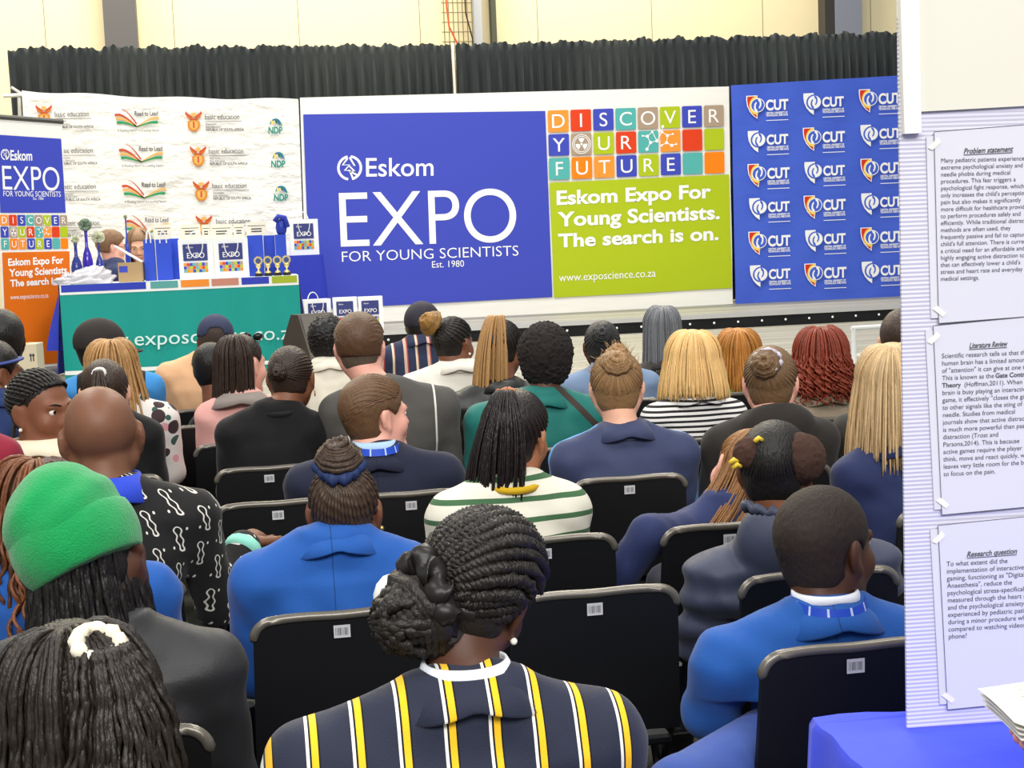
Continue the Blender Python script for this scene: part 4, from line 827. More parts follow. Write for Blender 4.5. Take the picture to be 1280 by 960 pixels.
    def rows(p, mb, az, tie, r=.006, off=.004, n=26, bump=.3, freq=18, el0=None, twist=False, sides=6, tie_off=.004, taper=1.):
        t = np.linspace(0, 1, n)
        for i, a in enumerate(az):
            u = slerp(hdir(a, hairline(a) if el0 is None else el0), tie, t); P = p.sk(u, off+(tie_off-off)*t[:, None]**3)
            rr = r*p.s*(1-(1-taper)*t)
            if twist:
                T_ = np.gradient(P, axis=0); T_ /= np.linalg.norm(T_, axis=1)[:, None]; N_ = (u@p.R.T); B_ = np.cross(T_, N_); ph = t*freq*2*math.pi+i
                for k in (0, math.pi): mb.tube(P+(np.cos(ph+k)[:, None]*N_+np.sin(ph+k)[:, None]*B_)*rr*.72 if np.isscalar(rr) else P+(np.cos(ph+k)[:, None]*N_+np.sin(ph+k)[:, None]*B_)*rr[:, None]*.72, rr*.85, sides)
            else: mb.tube(P, rr*(1+bump*np.sin(t*freq*2*math.pi+i)), sides)
    def arcs(p, mb, n, tie, r=.009, off=.012, freq=22, seg=90, spread=105, sides=6):
        """side-by-side two-strand twists sweeping from the front hairline over the crown to the tie"""
        t = np.linspace(0, 1, seg)
        for i in range(n):
            q = -1+2*i/(n-1); a = hdir(q*spread, hairline(q*spread)+4); m = np.array([q*.93, 0, 0])+math.sqrt(1-(.93*q)**2)*np.array([0, -.42, .91])
            u = slerp_v(slerp(a, m, t), slerp(m, tie, t), t); P = p.sk(u, off); T_ = np.gradient(P, axis=0); T_ /= np.linalg.norm(T_, axis=1)[:, None]; N_ = u@p.R.T; B_ = np.cross(T_, N_); ph = t*freq*2*math.pi*(.6+.4*math.sqrt(1-q*q*.8))+i*1.3; rr = r*p.s*(.55+.45*np.sin(np.clip(t*1.15+.05, 0, 1)*math.pi)**.5)
            for k in (0, math.pi): mb.tube(P+(np.cos(ph+k)[:, None]*N_+np.sin(ph+k)[:, None]*B_)*rr[:, None]*.7, rr*.85, sides)
    def hang(p, mb, n, zend, azr=(70, 290), r=.004, off=(.004, .016), crown=(180, 78), flare=0., curl=0., jit=.01, seed=1, front_in=0., n_seg=22, flat=1., bump=0., zj=.03, sides=5, mid=None, drop=(0, 0)):
        """strands from the crown over the skull, then hanging to height zend (head units below centre)"""
        rr = random.Random(seed); c = hdir(*crown)
        for i in range(n):
            az = rr.uniform(*azr); o_ = rr.uniform(*off); u1 = hdir(az, -4+rr.uniform(-6, 6)); st = slerp(c, u1, [rr.uniform(0, .12)])[0]; st /= np.linalg.norm(st)
            t = np.linspace(0, 1, 10); u = slerp(st, u1, t); A = C0+RS*u+u*(.002+o_*np.sin(np.clip(t*2, 0, 1)*math.pi/2))[:, None]; e = A[-1]; ze = zend+rr.uniform(-zj, zj*.4); m = max(4, n_seg-10); k = np.linspace(0, 1, m+1)[1:]
            out = np.array([u1[0], u1[1], 0]); ph = rr.uniform(0, 6); fl = flare+rr.uniform(-.3, .3)*abs(flare)
            B = e+np.c_[k*0, k*0, (ze-e[2])*k]+out*(fl*np.sin(k*math.pi*.5)+jit*np.sin(k*3+ph)*k)[:, None]+np.array([drop[0], drop[1], 0])*(k**1.5)[:, None]
            if curl: B = B+np.c_[np.cos(k*26+ph), np.sin(k*26+ph), 0*k]*curl*np.minimum(k*2, 1)[:, None]
            P = p.H+(np.concatenate([A, B])*p.s)@p.R.T
            if abs(p.R[2][2]) < .999:                                    # let the hanging part fall plumb
                kk = np.concatenate([np.zeros(len(A)), k]); z_w = P[len(A)-1]; PB = z_w+((B-e)*p.s)@rotm(math.degrees(math.atan2(p.R[0][1], p.R[1][1])), 0, 0).T; P[len(A):] = PB
            q = np.linspace(0, 1, len(P)); mb.tube(P, r*p.s*np.clip((1.15-q)*3, .25, 1)*(1+bump*np.sin(q*70+ph)), sides, flat=flat)
    def tail(p, mb, tie, n, L, r=.004, spread=.03, out=.05, side=0., seed=2, bump=0., curl=0., rise=.02, jit=.015, zmin=None, sides=5, n_seg=18, spread0=.012):
        rr = random.Random(seed); s = p.s; u = np.asarray(tie); base = C0+RS*u+u*.012; yawR = rotm(math.degrees(math.atan2(p.R[0][1], p.R[1][1])), 0, 0)
        for i in range(n):
            a = rr.uniform(0, 2*math.pi); q = math.sqrt(rr.random()); Ln = L*rr.uniform(.85, 1.05); k = np.linspace(0, 1, n_seg); d0 = rotm(0, 0, 0)@np.array([math.cos(a)*q, .5*math.sin(a)*q, 0])
            w0 = p.H+p.R@((base)*s); up = p.R@u
            sp = spread0+(spread-spread0)*np.sin(np.clip(k*1.6, 0, math.pi/2))
            P = w0+up*((rise+out*q*0+out*np.sin(np.clip(k*2.2, 0, math.pi/2)))*s)[:, None]+(yawR@d0)*(sp*s)[:, None]+np.array([0, 0, -1.])*(Ln*s*(k**1.25))[:, None]+yawR@np.array([1., 0, 0])*(side*s*k**1.3)[:, None]+(jit*s*np.sin(k*5+a))[:, None]*np.array([math.cos(a), math.sin(a), 0])*k[:, None]
            if curl: P += np.c_[np.cos(k*30+a), np.sin(k*30+a), 0*k]*curl*s*k[:, None]
            mb.tube(P, r*s*np.clip((1.1-k)*4, .3, 1)*(1+bump*np.sin(k*60+a)), sides)
    def coil(p, mb, tie, R_, n=5, r=.008, seed=1, squash=.7, off=.02, bump=.25):
        """a bun: loops wound around the tie direction over a core"""
        u = np.asarray(tie); c = p.sk(u, off); up = p.R@u; a = np.cross(up, (0, 0, 1.)); a /= np.linalg.norm(a)+1e-9; b = np.cross(up, a); rr = random.Random(seed); s = p.s
        mb.add(*ball_on(c, up, a, b, R_*.86*s, R_*squash*.86*s))
        for i in range(n):
            f = i/max(1, n-1); rad = R_*(1-.62*f)*s; h = (-.25+1.0*f)*R_*squash*s; t = np.linspace(0, 2*math.pi, 26, endpoint=False); w_ = rr.uniform(-.2, .2)
            P = c+(np.cos(t)[:, None]*a+np.sin(t)[:, None]*b)*rad+up*(h+w_*R_*.5*s*np.sin(t+i))[:, None]; mb.tube(P, r*s*(1+bump*np.sin(t*9)), 6, closed=True)
    def hair(p, fd, mb, m, name='hair', label=None):
        o = sdf_obj(fd, name, m, p.root, 1, mb)
        if label: o['label'] = label
        return o
    def scrunchie(p, tie, R_, m, off=.012, tube=.014, name='scrunchie', ruff=.35, n=40, frac=1., a0=0, label=None):
        u = np.asarray(tie); c = p.sk(u, off); up = p.R@u; a = np.cross(up, (0, 0, 1.)); a /= np.linalg.norm(a)+1e-9; b = np.cross(up, a); t = np.linspace(a0, a0+2*math.pi*frac, n, endpoint=frac < 1); s = p.s
        P = c+(np.cos(t)[:, None]*a+np.sin(t)[:, None]*b)*(R_*s*(1+.06*np.sin(t*7)))[:, None]+up*(.006*s*np.sin(t*9))[:, None]; return p.child(MB().tube(P, tube*s*(1+ruff*np.sin(t*11)), 8, closed=frac == 1), name, m, label)
    def earring(p, sd, m, hoop=0., name='earring'):
        c = p.T((sd*.087, .004, -.044)); mb = MB()
        if hoop: t = np.radians(np.arange(0, 360, 30)); mb.tube(c+np.stack([0*t, np.cos(t)*hoop, np.sin(t)*hoop-hoop], -1), .0022, 5, closed=True)
        else: mb.ball(c, .006*p.s, 8)
        p.child(mb, name, m)
def ball_on(c, up, a, b, R_, H_):
    th = np.linspace(.01, math.pi-.01, 9); ph = np.arange(14)*2*math.pi/14; P = np.array([[c+(a*math.cos(f)+b*math.sin(f))*R_*math.sin(t)+up*H_*math.cos(t) for f in ph] for t in th]); f = []
    for i in range(8):
        for j in range(14): f.append((i*14+j, (i+1)*14+j, (i+1)*14+(j+1) % 14, i*14+(j+1) % 14))
    return P.reshape(-1, 3), f
# ------------------------------------------------------------------ folding chairs
m_shell = mat('black_chair_plastic', (13, 14, 17), .55, .3); m_rim = mat('black_glossy_rim', (112, 107, 98), .3, .5, metal=.45); m_frame = mat('black_chair_frame', (22, 22, 24), .4, .4, metal=.3); m_tag = mat('chair_sticker', (196, 196, 200), .5)
def make_chair():
    t = empty('folding_chair', (0, 0, 0), 0, 'x', 'chair', 'black folding chairs of the audience')
    H, r, th = .83, .045, .016; yb = lambda z: .055*np.clip((H-z)/.4, 0, 1.2)**1.2
    def wdt(z): return .2+.012*(H-z)/.4
    out = [(-wdt(.47), .47), (-wdt(.7), .7)]+[(-wdt(H-r)+r-r*math.sin(a), H-r+r*math.cos(a)) for a in np.radians(np.linspace(90, 0, 8))]; out += [(-x, z) for x, z in out[::-1]]
    out = np.array(out); n = len(out); bow = lambda x: .014*(1-(x/.2)**2)
    mb = MB(); A = np.c_[out[:, 0], yb(out[:, 1])+bow(out[:, 0]), out[:, 1]]; xs = np.linspace(-1, 1, 15)
    zz_ = [.47, .55, .63, .7, .75, H-r]+[H-r+r*math.cos(a) for a in np.radians((65, 45, 25, 8))]; wz = [wdt(z) for z in zz_[:6]]+[wdt(H-r)-r+r*math.sin(a) for a in np.radians((65, 45, 25, 8))]
    F = np.array([[(w_*x, yb(z)+bow(w_*x), z) for x in xs] for z, w_ in zip(zz_, wz)]); mb.quadgrid(F); B = F+np.array([0, th, 0]); mb.quadgrid(B[:, ::-1])
    for e in (0, -1): mb.quadgrid(np.stack([F[:, e], B[:, e]], 1) if e else np.stack([B[:, e], F[:, e]], 1))
    mb.build('backrest', m_shell, t, smooth=True)
    P = A[1:-1].copy(); P = np.concatenate([P[:0], P]); k = P[:, 2] > .74; P = P[k]; P = np.concatenate([P[:9], [[x, yb(H)+bow(x), H-.0015*math.cos(x*30)] for x in np.linspace(-.13, .13, 11)], P[-9:]]); P[:, 1] += .004
    P = P[np.argsort(P[:, 0], kind='stable')]; MB().tube(P, np.concatenate([[.006], np.full(len(P)-2, .0112), [.006]]), 8).build('top_rim', m_rim, t, smooth=True)
    lab = MB(); yl = bow(0)-.0022+yb(.8); lab.add([(-.019, yl, .776), (.019, yl, .776), (.019, yl-.001, .806), (-.019, yl-.001, .806)], [(0, 1, 2, 3)]); rr = random.Random(3)
    for i in range(9): x = -.015+.0035*i; w_ = rr.choice((.0008, .0016)); lab.add([(x, yl-.0008, .782), (x+w_, yl-.0008, .782), (x+w_, yl-.0018, .8), (x, yl-.0018, .8)], [(0, 1, 2, 3)], 1)
    lab.build('barcode_sticker', [m_tag, INK['ink']], t)
    MB().rbox((0, .26, .432), (.40, .37, .026), .04).build('seat', m_shell, t)
    for sx in (-1, 1):
        MB().tube([(sx*.218, .075, .62), (sx*.218, .16, .43), (sx*.218, .40, .012)], .011, 8).build('leg', m_frame, t); MB().tube([(sx*.195, .26, .42), (sx*.2, .05, .012)], .011, 8).build('leg', m_frame, t)
    MB().tube([(-.218, .36, .1), (.218, .36, .1)], .008, 6).build('stretcher', m_frame, t)
    return t
CH0 = make_chair(); USED = [0]
def chair(x, y, label, rz=0., z=0.):
    if not USED[0]: c = CH0; USED[0] = 1
    else:
        c = CH0.copy(); C.objects.link(c)
        for k in CH0.children: d = k.copy(); C.objects.link(d); d.parent = c
    c.location = (x, y, z); c.rotation_euler = (0, 0, rz); c['label'] = label
def seat(key, what, px=None, rz=0., dz=0.):
    p = PEOPLE[key]; x = p.o[0] if px is None else onZ(px, 0, .83)[0] if False else None
    if px is not None:
        d = ray(px, proj((0, p.rowY, .83))[1]); py = 0
        for _ in range(3): q = onY(px, proj((x if x is not None else p.o[0], p.rowY, .83))[1], p.rowY); x = q[0]
    chair(x, p.rowY, 'black folding chair '+what, rz, dz)
# ================================================================== the audience
def stripes(axis_, period, bands, phase=0.):
    def b(n, l):
        v = n.sep()[axis_]; f = n.m('FRACT', n.m('ADD', n.m('DIVIDE', v, period), phase)); c = l
        for a, w_, col_ in bands: c = n.mix(n.m('MULTIPLY', n.m('GREATER_THAN', f, a), n.m('LESS_THAN', f, a+w_)), c, lin(col_))
        n.col(c)
    return b
def seam(n, l):
    x, y, z = n.sep(); k = n.m('MULTIPLY', n.m('LESS_THAN', n.m('ABSOLUTE', x), .0016), n.m('LESS_THAN', y, 0)); n.col(n.mix(k, l, tuple(c*.55 for c in l[:3])+(1,)))
def simple(p, cmat=None, **k): p.finish_top(); return p.collar(cmat or p.topm, **k) if cmat is not False else None
ROYAL = fab('royal_blazer', (32, 86, 164), .75, .15, build=seam); NAVYB = fab('navy_blazer', (36, 46, 84), .75, .15, build=seam); DNAVY = fab('dark_navy', (32, 36, 56), .75, .1, build=seam); BLACKF = fab('black_cotton', (22, 21, 22), .8); SHIRTW = fab('white_shirt', (232, 236, 242), .7)
LAN = mat('lanyard_blue', (32, 72, 190), .5)
def lan(n, c):
    x, y, z = n.sep(); f = n.m('FRACT', n.m('MULTIPLY', n.m('ARCTAN2', x, y), 2.1)); n.col(n.mix(n.m('MULTIPLY', n.m('GREATER_THAN', f, .78), n.m('LESS_THAN', f, .9)), lin((34, 76, 196)), (.55, .65, .9, 1)))
LAN2 = mat('printed_lanyard', (34, 76, 196), .5, build=lan)
# ---- striped blazer student in front
p = Person('AJ', 'R0', (598, 742), .98, (342, 786, 900), 'person with thick twisted hair in a low bun and yellow striped navy blazer', 'dark',
    fab('striped_blazer', (38, 42, 60), .7, .12, build=stripes(0, .0655, [(.0, .07, (236, 234, 226)), (.115, .15, (248, 192, 36)), (.07, .045, (18, 18, 24)), (.265, .04, (18, 18, 24))], .42)), hyaw=22, hpitch=24, hroll=20, hdy=.1, fold=.003, lean=.0, girth=.95)
p.finish_top(); p.collar(p.topm, r=.074, h=.05, wide=.034); p.collar(SHIRTW, r=.066, h=.062, wide=.006, fall=.004, name='shirt_collar')
fd = p.cap_field(.012, (.002, 60), front=True); mb = MB(); tie = hdir(-155, -38)
p.arcs(mb, 17, tie, r=.0098, off=.014, freq=24)
p.rows(mb, [112, 124, 137, 150, 168, -172], tie, r=.0085, off=.012, n=40, freq=9, twist=True, tie_off=.018); p.rows(mb, [104, 120, 138, 156], tie, r=.0085, off=.014, n=40, freq=9, twist=True, el0=-22); p.rows(mb, [98, 114], tie, r=.0085, off=.014, n=40, freq=10, twist=True, el0=-6); p.hair(fd, mb, HAIR['twist'])
bun = MB(); p.coil(bun, hdir(-152, -50), .058, n=7, r=.017, off=.055, squash=.85, seed=3, bump=.3); rr = random.Random(5)
for i in range(60):
    u = np.array([rr.gauss(0, 1) for _ in range(3)]); u /= np.linalg.norm(u); c = p.sk(hdir(-152, -50), .055); v = np.cross(u, (0, .3, 1)); v /= np.linalg.norm(v); t = np.linspace(0, 1.3, 10); q = (np.cos(t)[:, None]*u+np.sin(t)[:, None]*v)*.058*p.s; bun.tube(c+q*[1, 1, .95], .0085*(1+.3*np.sin(t*14)), 5)
p.child(bun, 'hair_bun', HAIR['twist']); BSC = mat('black_satin', (32, 28, 28), .35)
p.scrunchie(hdir(-152, -40), .054, BSC, off=.022, tube=.021, ruff=.42, n=80, label='black satin scrunchie')
fl = MB(); c0 = p.sk(hdir(-160, -34), .05); 
for k, (dx, dz) in enumerate(((.085, -.03),)):
    a = np.linspace(0, math.pi, 12); P = np.array([[c0+np.array([dx*f_*(.35+.65*math.sin(q)), -.012-.01*math.sin(q*5)*f_, dz*f_+.04*math.cos(q)*(.4+f_*.6)]) for q in a] for f_ in (.1, .5, .85, 1.)]); fl.quadgrid(P); fl.quadgrid(P[::-1]-[0, .003, 0])
p.child(fl, 'scrunchie_ruffle', BSC); p.earring(1, PEARL)
mk = MB(); mk.ball((0, 0, 0), (.03, .022, .04), 12); o = p.child(mk, 'hair_bow', mat('white_bow', (236, 236, 232), .7)); o.location = rot(atd(490, 748, p.dep+.02)-p.o, -p.yaw)
# ---- royal blazer boy on the right
p = Person('AH', 'R1', (1032, 686), 1.12, (878, 1170, 786), 'boy with short cropped hair in a royal blue blazer and printed lanyard', 'dark', ROYAL, hyaw=40, hpitch=2, hdy=.05, legs=(58, 82, 150), knees={-1: ((850, 990, 2.78), (860, 1330, 2.85))}, girth=.9)
p.finish_top(); p.collar(ROYAL, r=.07, h=.034, wide=.036); p.collar(SHIRTW, r=.064, h=.052, wide=.004, fall=.002, name='shirt_collar'); p.lanyard(LAN2); p.hair(p.cap_field(.0075, (.0012, 170), low=-.075), None, hair_m('crop', (46, 36, 30), .35, .7)); p.eyes(); p.lips((120, 66, 58))
# ---- royal blazer girl with bun
p = Person('AI', 'R2', (431, 640), 1.03, (294, 530, 694), 'girl with cornrows in a topknot with navy scrunchie, wearing a royal blue blazer', 'brown', ROYAL, hpitch=4, hyaw=6, girth=.88)
p.finish_top(); p.collar(ROYAL, r=.07, h=.04, wide=.036)
fd = p.cap_field(.003, low=-.07); mb = MB(); tie = hdir(180, 58)
p.rows(mb, list(range(-180, -100, 9))+list(range(100, 180, 9)), tie, r=.0042, off=.006, n=34, freq=26, bump=.25); p.rows(mb, range(-95, 100, 10), tie, r=.0042, off=.006, n=30, freq=22, bump=.25); p.hair(fd, mb, hair_m('cornrow_brown', (70, 54, 42), .4))
b = MB(); p.coil(b, hdir(180, 62), .05, n=9, r=.009, off=.045, squash=.8, bump=.3); p.child(b, 'topknot', hair_m('cornrow_brown', (70, 54, 42))); p.scrunchie(hdir(180, 60), .046, mat('navy_scrunchie', (42, 58, 100), .7), off=.014, tube=.015); p.earring(1, GOLD); p.earring(-1, GOLD)
# ---- green beanie
p = Person('J', 2.5, (112, 692), 1.1, (-40, 292, 812), 'person in a bright green beanie with long black braids and a black jacket', 'dark', fab('black_shell', (34, 34, 36), .5, .05, spec=.4), hyaw=22, hpitch=3, hroll=-28, hdy=.04)
p.finish_top(); p.collar(p.topm, r=.075, h=.03, wide=.02)
def knit(n, l): x, y, z = n.sep(); n.bump(n.m('ADD', n.noise(260, 2), n.m('MULTIPLY', n.noise(9, 3), 4)), .5, .006); n.col(n.mix(n.noise(14, 3), tuple(c*.82 for c in l[:3])+(1,), tuple(min(1, c*1.2) for c in l[:3])+(1,)))
BEAN = mat('green_knit', (8, 146, 76), .9, sheen=.3, build=knit); S_ = p.s
fd = Field(p.H-.26, p.H+.26, .0055); fd.prims([('ell', p.T(C0+(0, -.012, .028)), (RS+(.024, .024, .026))*S_, p.R, .02), ('ell', p.T((.0, -.02, .1)), np.array((.075, .08, .04))*S_, p.R, .04)])
x, y, z = fd.xyz((slice(None),)*3); lx, ly, lz = [(p.R[0][i]*(x-p.H[0])+p.R[1][i]*(y-p.H[1])+p.R[2][i]*(z-p.H[2]))/S_ for i in range(3)]
fd.D += (.004*np.sin(lx*40+3*np.sin(lz*30))*np.clip(lz*8, 0, 1)-.006*np.exp(-((lx-.01)/.012)**2)*np.clip(lz*6, 0, 1)*0).astype(np.float32); fd.D = np.maximum(fd.D, ((-.0-lz-ly*.12)*S_).astype(np.float32))
p.beanie = sdf_obj(fd, 'beanie', BEAN, p.root)
fd = Field(p.H-.26, p.H+.26, .0055); fd.prims([('ell', p.T(C0+(0, -.01, .0)), (RS+(.032, .032, .028))*S_, p.R, .02)]); fd.D = np.maximum(np.maximum(fd.D, ((lz-.062+ly*.12)*S_).astype(np.float32)), ((-.03-lz-ly*.12)*S_).astype(np.float32)); sdf_obj(fd, 'beanie_cuff', BEAN, p.root, 2)
fd = p.cap_field(.006, low=-.08); mb = MB(); p.hang(mb, 165, -.62, (62, 300), r=.0052, off=(.003, .012), bump=.3, jit=.012, flare=.05, n_seg=60, zj=.12, seed=3, drop=(.07, 0)); p.hair(fd, mb, HAIR['black'])
mk = MB()
for (a, b_, c_) in ((252, 797, (40, 170, 150)), (268, 815, (230, 190, 60)), (280, 834, (60, 170, 160))):
    pass
# ---- braids with white scrunchie at the lower left corner
p = Person('K', 'R0', (92, 902), 1.12, (-90, 262, 1075), 'child with loose black braids half tied in a white scrunchie, nearest the lower left corner', 'brown', fab('grey_top', (70, 72, 78)), hyaw=-22, hpitch=14, hdy=.08)
p.finish_top(); fd = p.cap_field(.012, (.004, 50), low=-.09); mb = MB(); tie = hdir(176, 30)
p.rows(mb, range(-120, 121, 6), tie, r=.0058, off=.012, n=36, freq=18, bump=.3, tie_off=.012); p.hang(mb, 170, -.34, (80, 280), r=.0046, off=(.008, .03), bump=.28, jit=.03, flare=.03, curl=.004, n_seg=50, zj=.08, seed=9); p.tail(mb, tie, 110, .36, r=.0044, spread=.085, out=.045, bump=.3, curl=.004, seed=4, n_seg=34, jit=.02, spread0=.03)
p.hair(fd, mb, hair_m('soft_black_braid', (40, 34, 29), .4)); p.scrunchie(hdir(177, 35), .027, mat('white_scrunchie', (238, 228, 206), .9), off=.026, tube=.009, n=60, ruff=.25)
# ---- bald man
def keyprint(n, l):
    x, y, z = n.sep(); a = n.m('ADD', n.m('MULTIPLY', n.m('ADD', x, y), 1/.085), .2); bz = n.m('ADD', n.m('MULTIPLY', z, 1/.10), n.m('MULTIPLY', n.m('FLOOR', a), .5)); u = n.m('SUBTRACT', n.m('FRACT', a), .5); v = n.m('SUBTRACT', n.m('FRACT', bz), .5)
    d1 = n.m('SQRT', n.m('ADD', n.m('POWER', n.m('ADD', u, n.m('MULTIPLY', v, .35)), 2.), n.m('POWER', n.m('MULTIPLY', n.m('MAXIMUM', n.m('SUBTRACT', n.m('ABSOLUTE', v), .25), 0.), 1.2), 2.))); wob = n.m('MULTIPLY', n.m('SINE', n.m('MULTIPLY', v, 22.)), .035)
    k = n.m('LESS_THAN', n.m('ABSOLUTE', n.m('SUBTRACT', n.m('ADD', d1, wob), .1)), .028); u2 = n.m('SUBTRACT', n.m('FRACT', n.m('MULTIPLY', a, 2.)), .5); v2 = n.m('SUBTRACT', n.m('FRACT', n.m('MULTIPLY', bz, 2.)), .5); dd = n.m('LESS_THAN', n.m('SQRT', n.m('ADD', n.m('POWER', u2, 2.), n.m('POWER', v2, 2.))), .085)
    dd = n.m('MULTIPLY', dd, n.m('GREATER_THAN', d1, .24)); n.col(n.mix(n.m('MAXIMUM', k, dd), l, (.72, .69, .62, 1)))
p = Person('G', 3.72, (127, 548), 1.25, (2, 264, 628), 'bald man in a black shirt with white key shaped print and bright blue collar', (120, 80, 58), fab('key_print', (30, 29, 29), .75, build=keyprint), hroll=-4, hpitch=2, arms={1: ((.27, .1, .66), (.36, .28, .8))}, girth=1.05, fine=1)
p.finish_top(); p.collar(fab('bright_blue_collar', (44, 72, 200), .7), r=.076, h=.04, wide=.022); e_, w_ = p.A[1][1:]; d_ = (w_-e_)/np.linalg.norm(w_-e_); p.child(MB().tube([w_-d_*.05, w_-d_*.01], [.059, .055], 14), 'mint_cuff', fab('mint', (140, 214, 194), .8))
# ---- curly auburn braids, royal blazer behind the beanie
p = Person('I', 3.12, (50, 640), 1.0, (-60, 212, 722), 'student with copper tipped brown braids and royal blue blazer, hidden behind the green beanie', 'brown', ROYAL, hyaw=-10)
p.finish_top(); p.collar(ROYAL); fd = p.cap_field(.006); mb = MB(); p.hang(mb, 70, -.3, (80, 280), r=.006, off=(.004, .02), bump=.3, jit=.02, flare=.03, n_seg=50, zj=.1, seed=6); p.hair(fd, mb, HAIR['cbraid'])
mb = MB(); p.hang(mb, 40, -.36, (180, 290), r=.0045, off=(.02, .04), curl=.012, jit=.03, flare=.05, n_seg=60, seed=8); p.child(mb, 'copper_curls', hair_m('copper', (112, 66, 38), .6))
# ---- girl turned to the camera
p = Person('C', 'R4', (52, 513), 1.15, (-6, 116, 578), 'girl with cornrows turned to look back, in a cream hood and tan coat', (128, 80, 56), fab('tan_coat', (206, 164, 106)), hyaw=130, hpitch=4, hroll=3, lean=.0)
p.finish_top(); p.collar(fab('cream_hood', (226, 216, 190)), r=.078, h=.05, wide=.05, fall=.03, name='hood'); fd = p.cap_field(.003, low=-.05, back=.018); mb = MB(); tie = hdir(180, 5)
p.rows(mb, range(-104, 105, 8), tie, r=.005, off=.006, n=40, freq=30, bump=.25); p.hair(fd, mb, HAIR['twist']); p.eyes(look=-.001); p.lips((130, 70, 62)); p.earring(1, PEARL)
tl = MB()
for k in range(5): tl.tube([p.sk(hdir(120+k*5, -38), .006+.003*j)+np.array([0, 0, -.016*j]) for j in range(5)], .004, 5)
p.child(tl, 'braid_tips', HAIR['twist'])
# ---- burgundy sleeve
p = Person('H', 4.16, (-72, 505), 1.1, (-146, 18, 556), 'person in a burgundy jacket cut off by the frame edge', 'brown', fab('burgundy', (136, 32, 54))); simple(p); p.hair(p.cap_field(.012, (.002, 90)), None, HAIR['black'])
# ---- navy headband
p = Person('B', 'R5', (-8, 468), 1.05, (-62, 32, 512), 'girl with a navy headband and pearl earring at the frame edge', 'brown', fab('slate_navy', (40, 58, 104)), hyaw=62, arms={1: ((-6, 572, 5.75), (8, 508, 5.55))}, fine=1)
p.finish_top(); p.collar(p.topm, r=.07); p.hair(p.cap_field(.014, (.003, 70)), None, HAIR['black']); a = np.radians(np.arange(0, 360, 12)); p.child(MB().tube([p.T(C0+np.array([.089*math.cos(t), .112*math.sin(t)-.004, .012+.022*math.sin(t)])) for t in a], .016*p.s, 8, closed=True, flat=.4), 'headband', mat('navy_headband', (58, 72, 132), .7)); p.earring(1, PEARL)
# ---- dark hair at far left
p = Person('A', 'R6', (2, 428), 1.1, (-52, 52, 478), 'person with short black hair in a dark top below the orange banner', 'deep', fab('ink_top', (34, 38, 56))); simple(p); p.hair(p.cap_field(.016, (.003, 90)), None, HAIR['black'])
# ---- cap, blue and black jacket
def blk_blue(n, l): x, y, z = n.sep(); n.col(n.mix(n.m('GREATER_THAN', n.m('ABSOLUTE', x), .165), l, lin((64, 140, 206))))
def cap_hat(p, m, brim=True, back_open=False, hole=None):
    s = p.s; fd = Field(p.H-.24*s, p.H+.24*s, .008); fd.prims([('ell', p.T(C0+(0, -.0, .008)), (RS+.014)*s, p.R, .01)]); x, y, z = fd.xyz((slice(None),)*3); lx, ly, lz = [(p.R[0][i]*(x-p.H[0])+p.R[1][i]*(y-p.H[1])+p.R[2][i]*(z-p.H[2]))/s for i in range(3)]
    fd.D = np.maximum(fd.D, ((.012-lz+ly*.12)*s).astype(np.float32))
    if back_open: fd.D = np.maximum(fd.D, ((.042-np.sqrt(lx**2+((lz-.028)*1.15)**2)+np.where((ly > 0) | (lz < .026), 1, 0))*s).astype(np.float32))
    sdf_obj(fd, 'cap', m, p.root)
    if brim:
        a = np.radians(np.linspace(20, 160, 16)); P = np.array([[p.T((.09*math.cos(t)*k1, .085+.0*t+(.1*math.sin(t)-.055)*k1 if False else .02+(.085+.075*k)*math.sin(t), .022-.012*k-.02*math.cos(t)**2)) for t in a] for k, k1 in ((0, 1), (.5, 1), (1, .92))]); b = MB(); b.quadgrid(P); b.quadgrid(P[::-1]-[0, 0, .006]); p.child(b, 'brim', m)
p = Person('D', 'R7', (127, 438), 1.18, (80, 200, 474), 'person in a black cap and black jacket with light blue shoulders by the teal table', 'brown', fab('black_blue', (26, 28, 34), build=blk_blue), hyaw=72); simple(p); cap_hat(p, mat('black_cap', (48, 43, 40), .8)); p.hair(p.cap_field(.006), None, HAIR['black'])
# ---- honey braids, floral top
def floral(n, l):
    v = n.n('ShaderNodeTexVoronoi', {'Vector': n.obj(), 'Scale': 16.}, feature='F1'); r = n.sep(v.outputs['Color'])[0]; c = n.mix(n.m('GREATER_THAN', r, .3), lin((226, 222, 216)), lin((60, 92, 88))); c = n.mix(n.m('GREATER_THAN', r, .55), c, lin((66, 50, 52))); c = n.mix(n.m('GREATER_THAN', r, .78), c, lin((226, 160, 170)))
    n.col(n.mix(n.m('GREATER_THAN', v.outputs['Distance'], .52), c, lin((224, 220, 214))))
p = Person('D2', 'R6', (140, 462), 1.1, (86, 218, 512), 'person with long honey blond braids and a white, pink and green floral top', 'brown', fab('floral', (220, 216, 210), build=floral)); simple(p, False); fd = p.cap_field(.005); mb = MB(); p.hang(mb, 130, -.36, (70, 290), r=.005, off=(.006, .03), bump=.12, jit=.01, flare=.05, seed=4, crown=(180, 70)); p.hair(fd, mb, HAIR['honey'])
# ---- ponytail girl in black
p = Person('E', 'R5', (131, 492), 1.1, (72, 198, 532), 'girl with a sleek dark ponytail held by a white tie, in a black top', 'light', BLACKF); simple(p); fd = p.cap_field(.007); mb = MB(); tie = hdir(190, 25); p.rows(mb, range(-180, 180, 8), tie, r=.004, off=.006, n=16, bump=0); p.tail(mb, tie, 60, .3, r=.005, spread=.035); p.hair(fd, mb, HAIR['dbrown']); p.scrunchie(tie, .018, mat('white_tie', (232, 228, 222), .7), tube=.007)
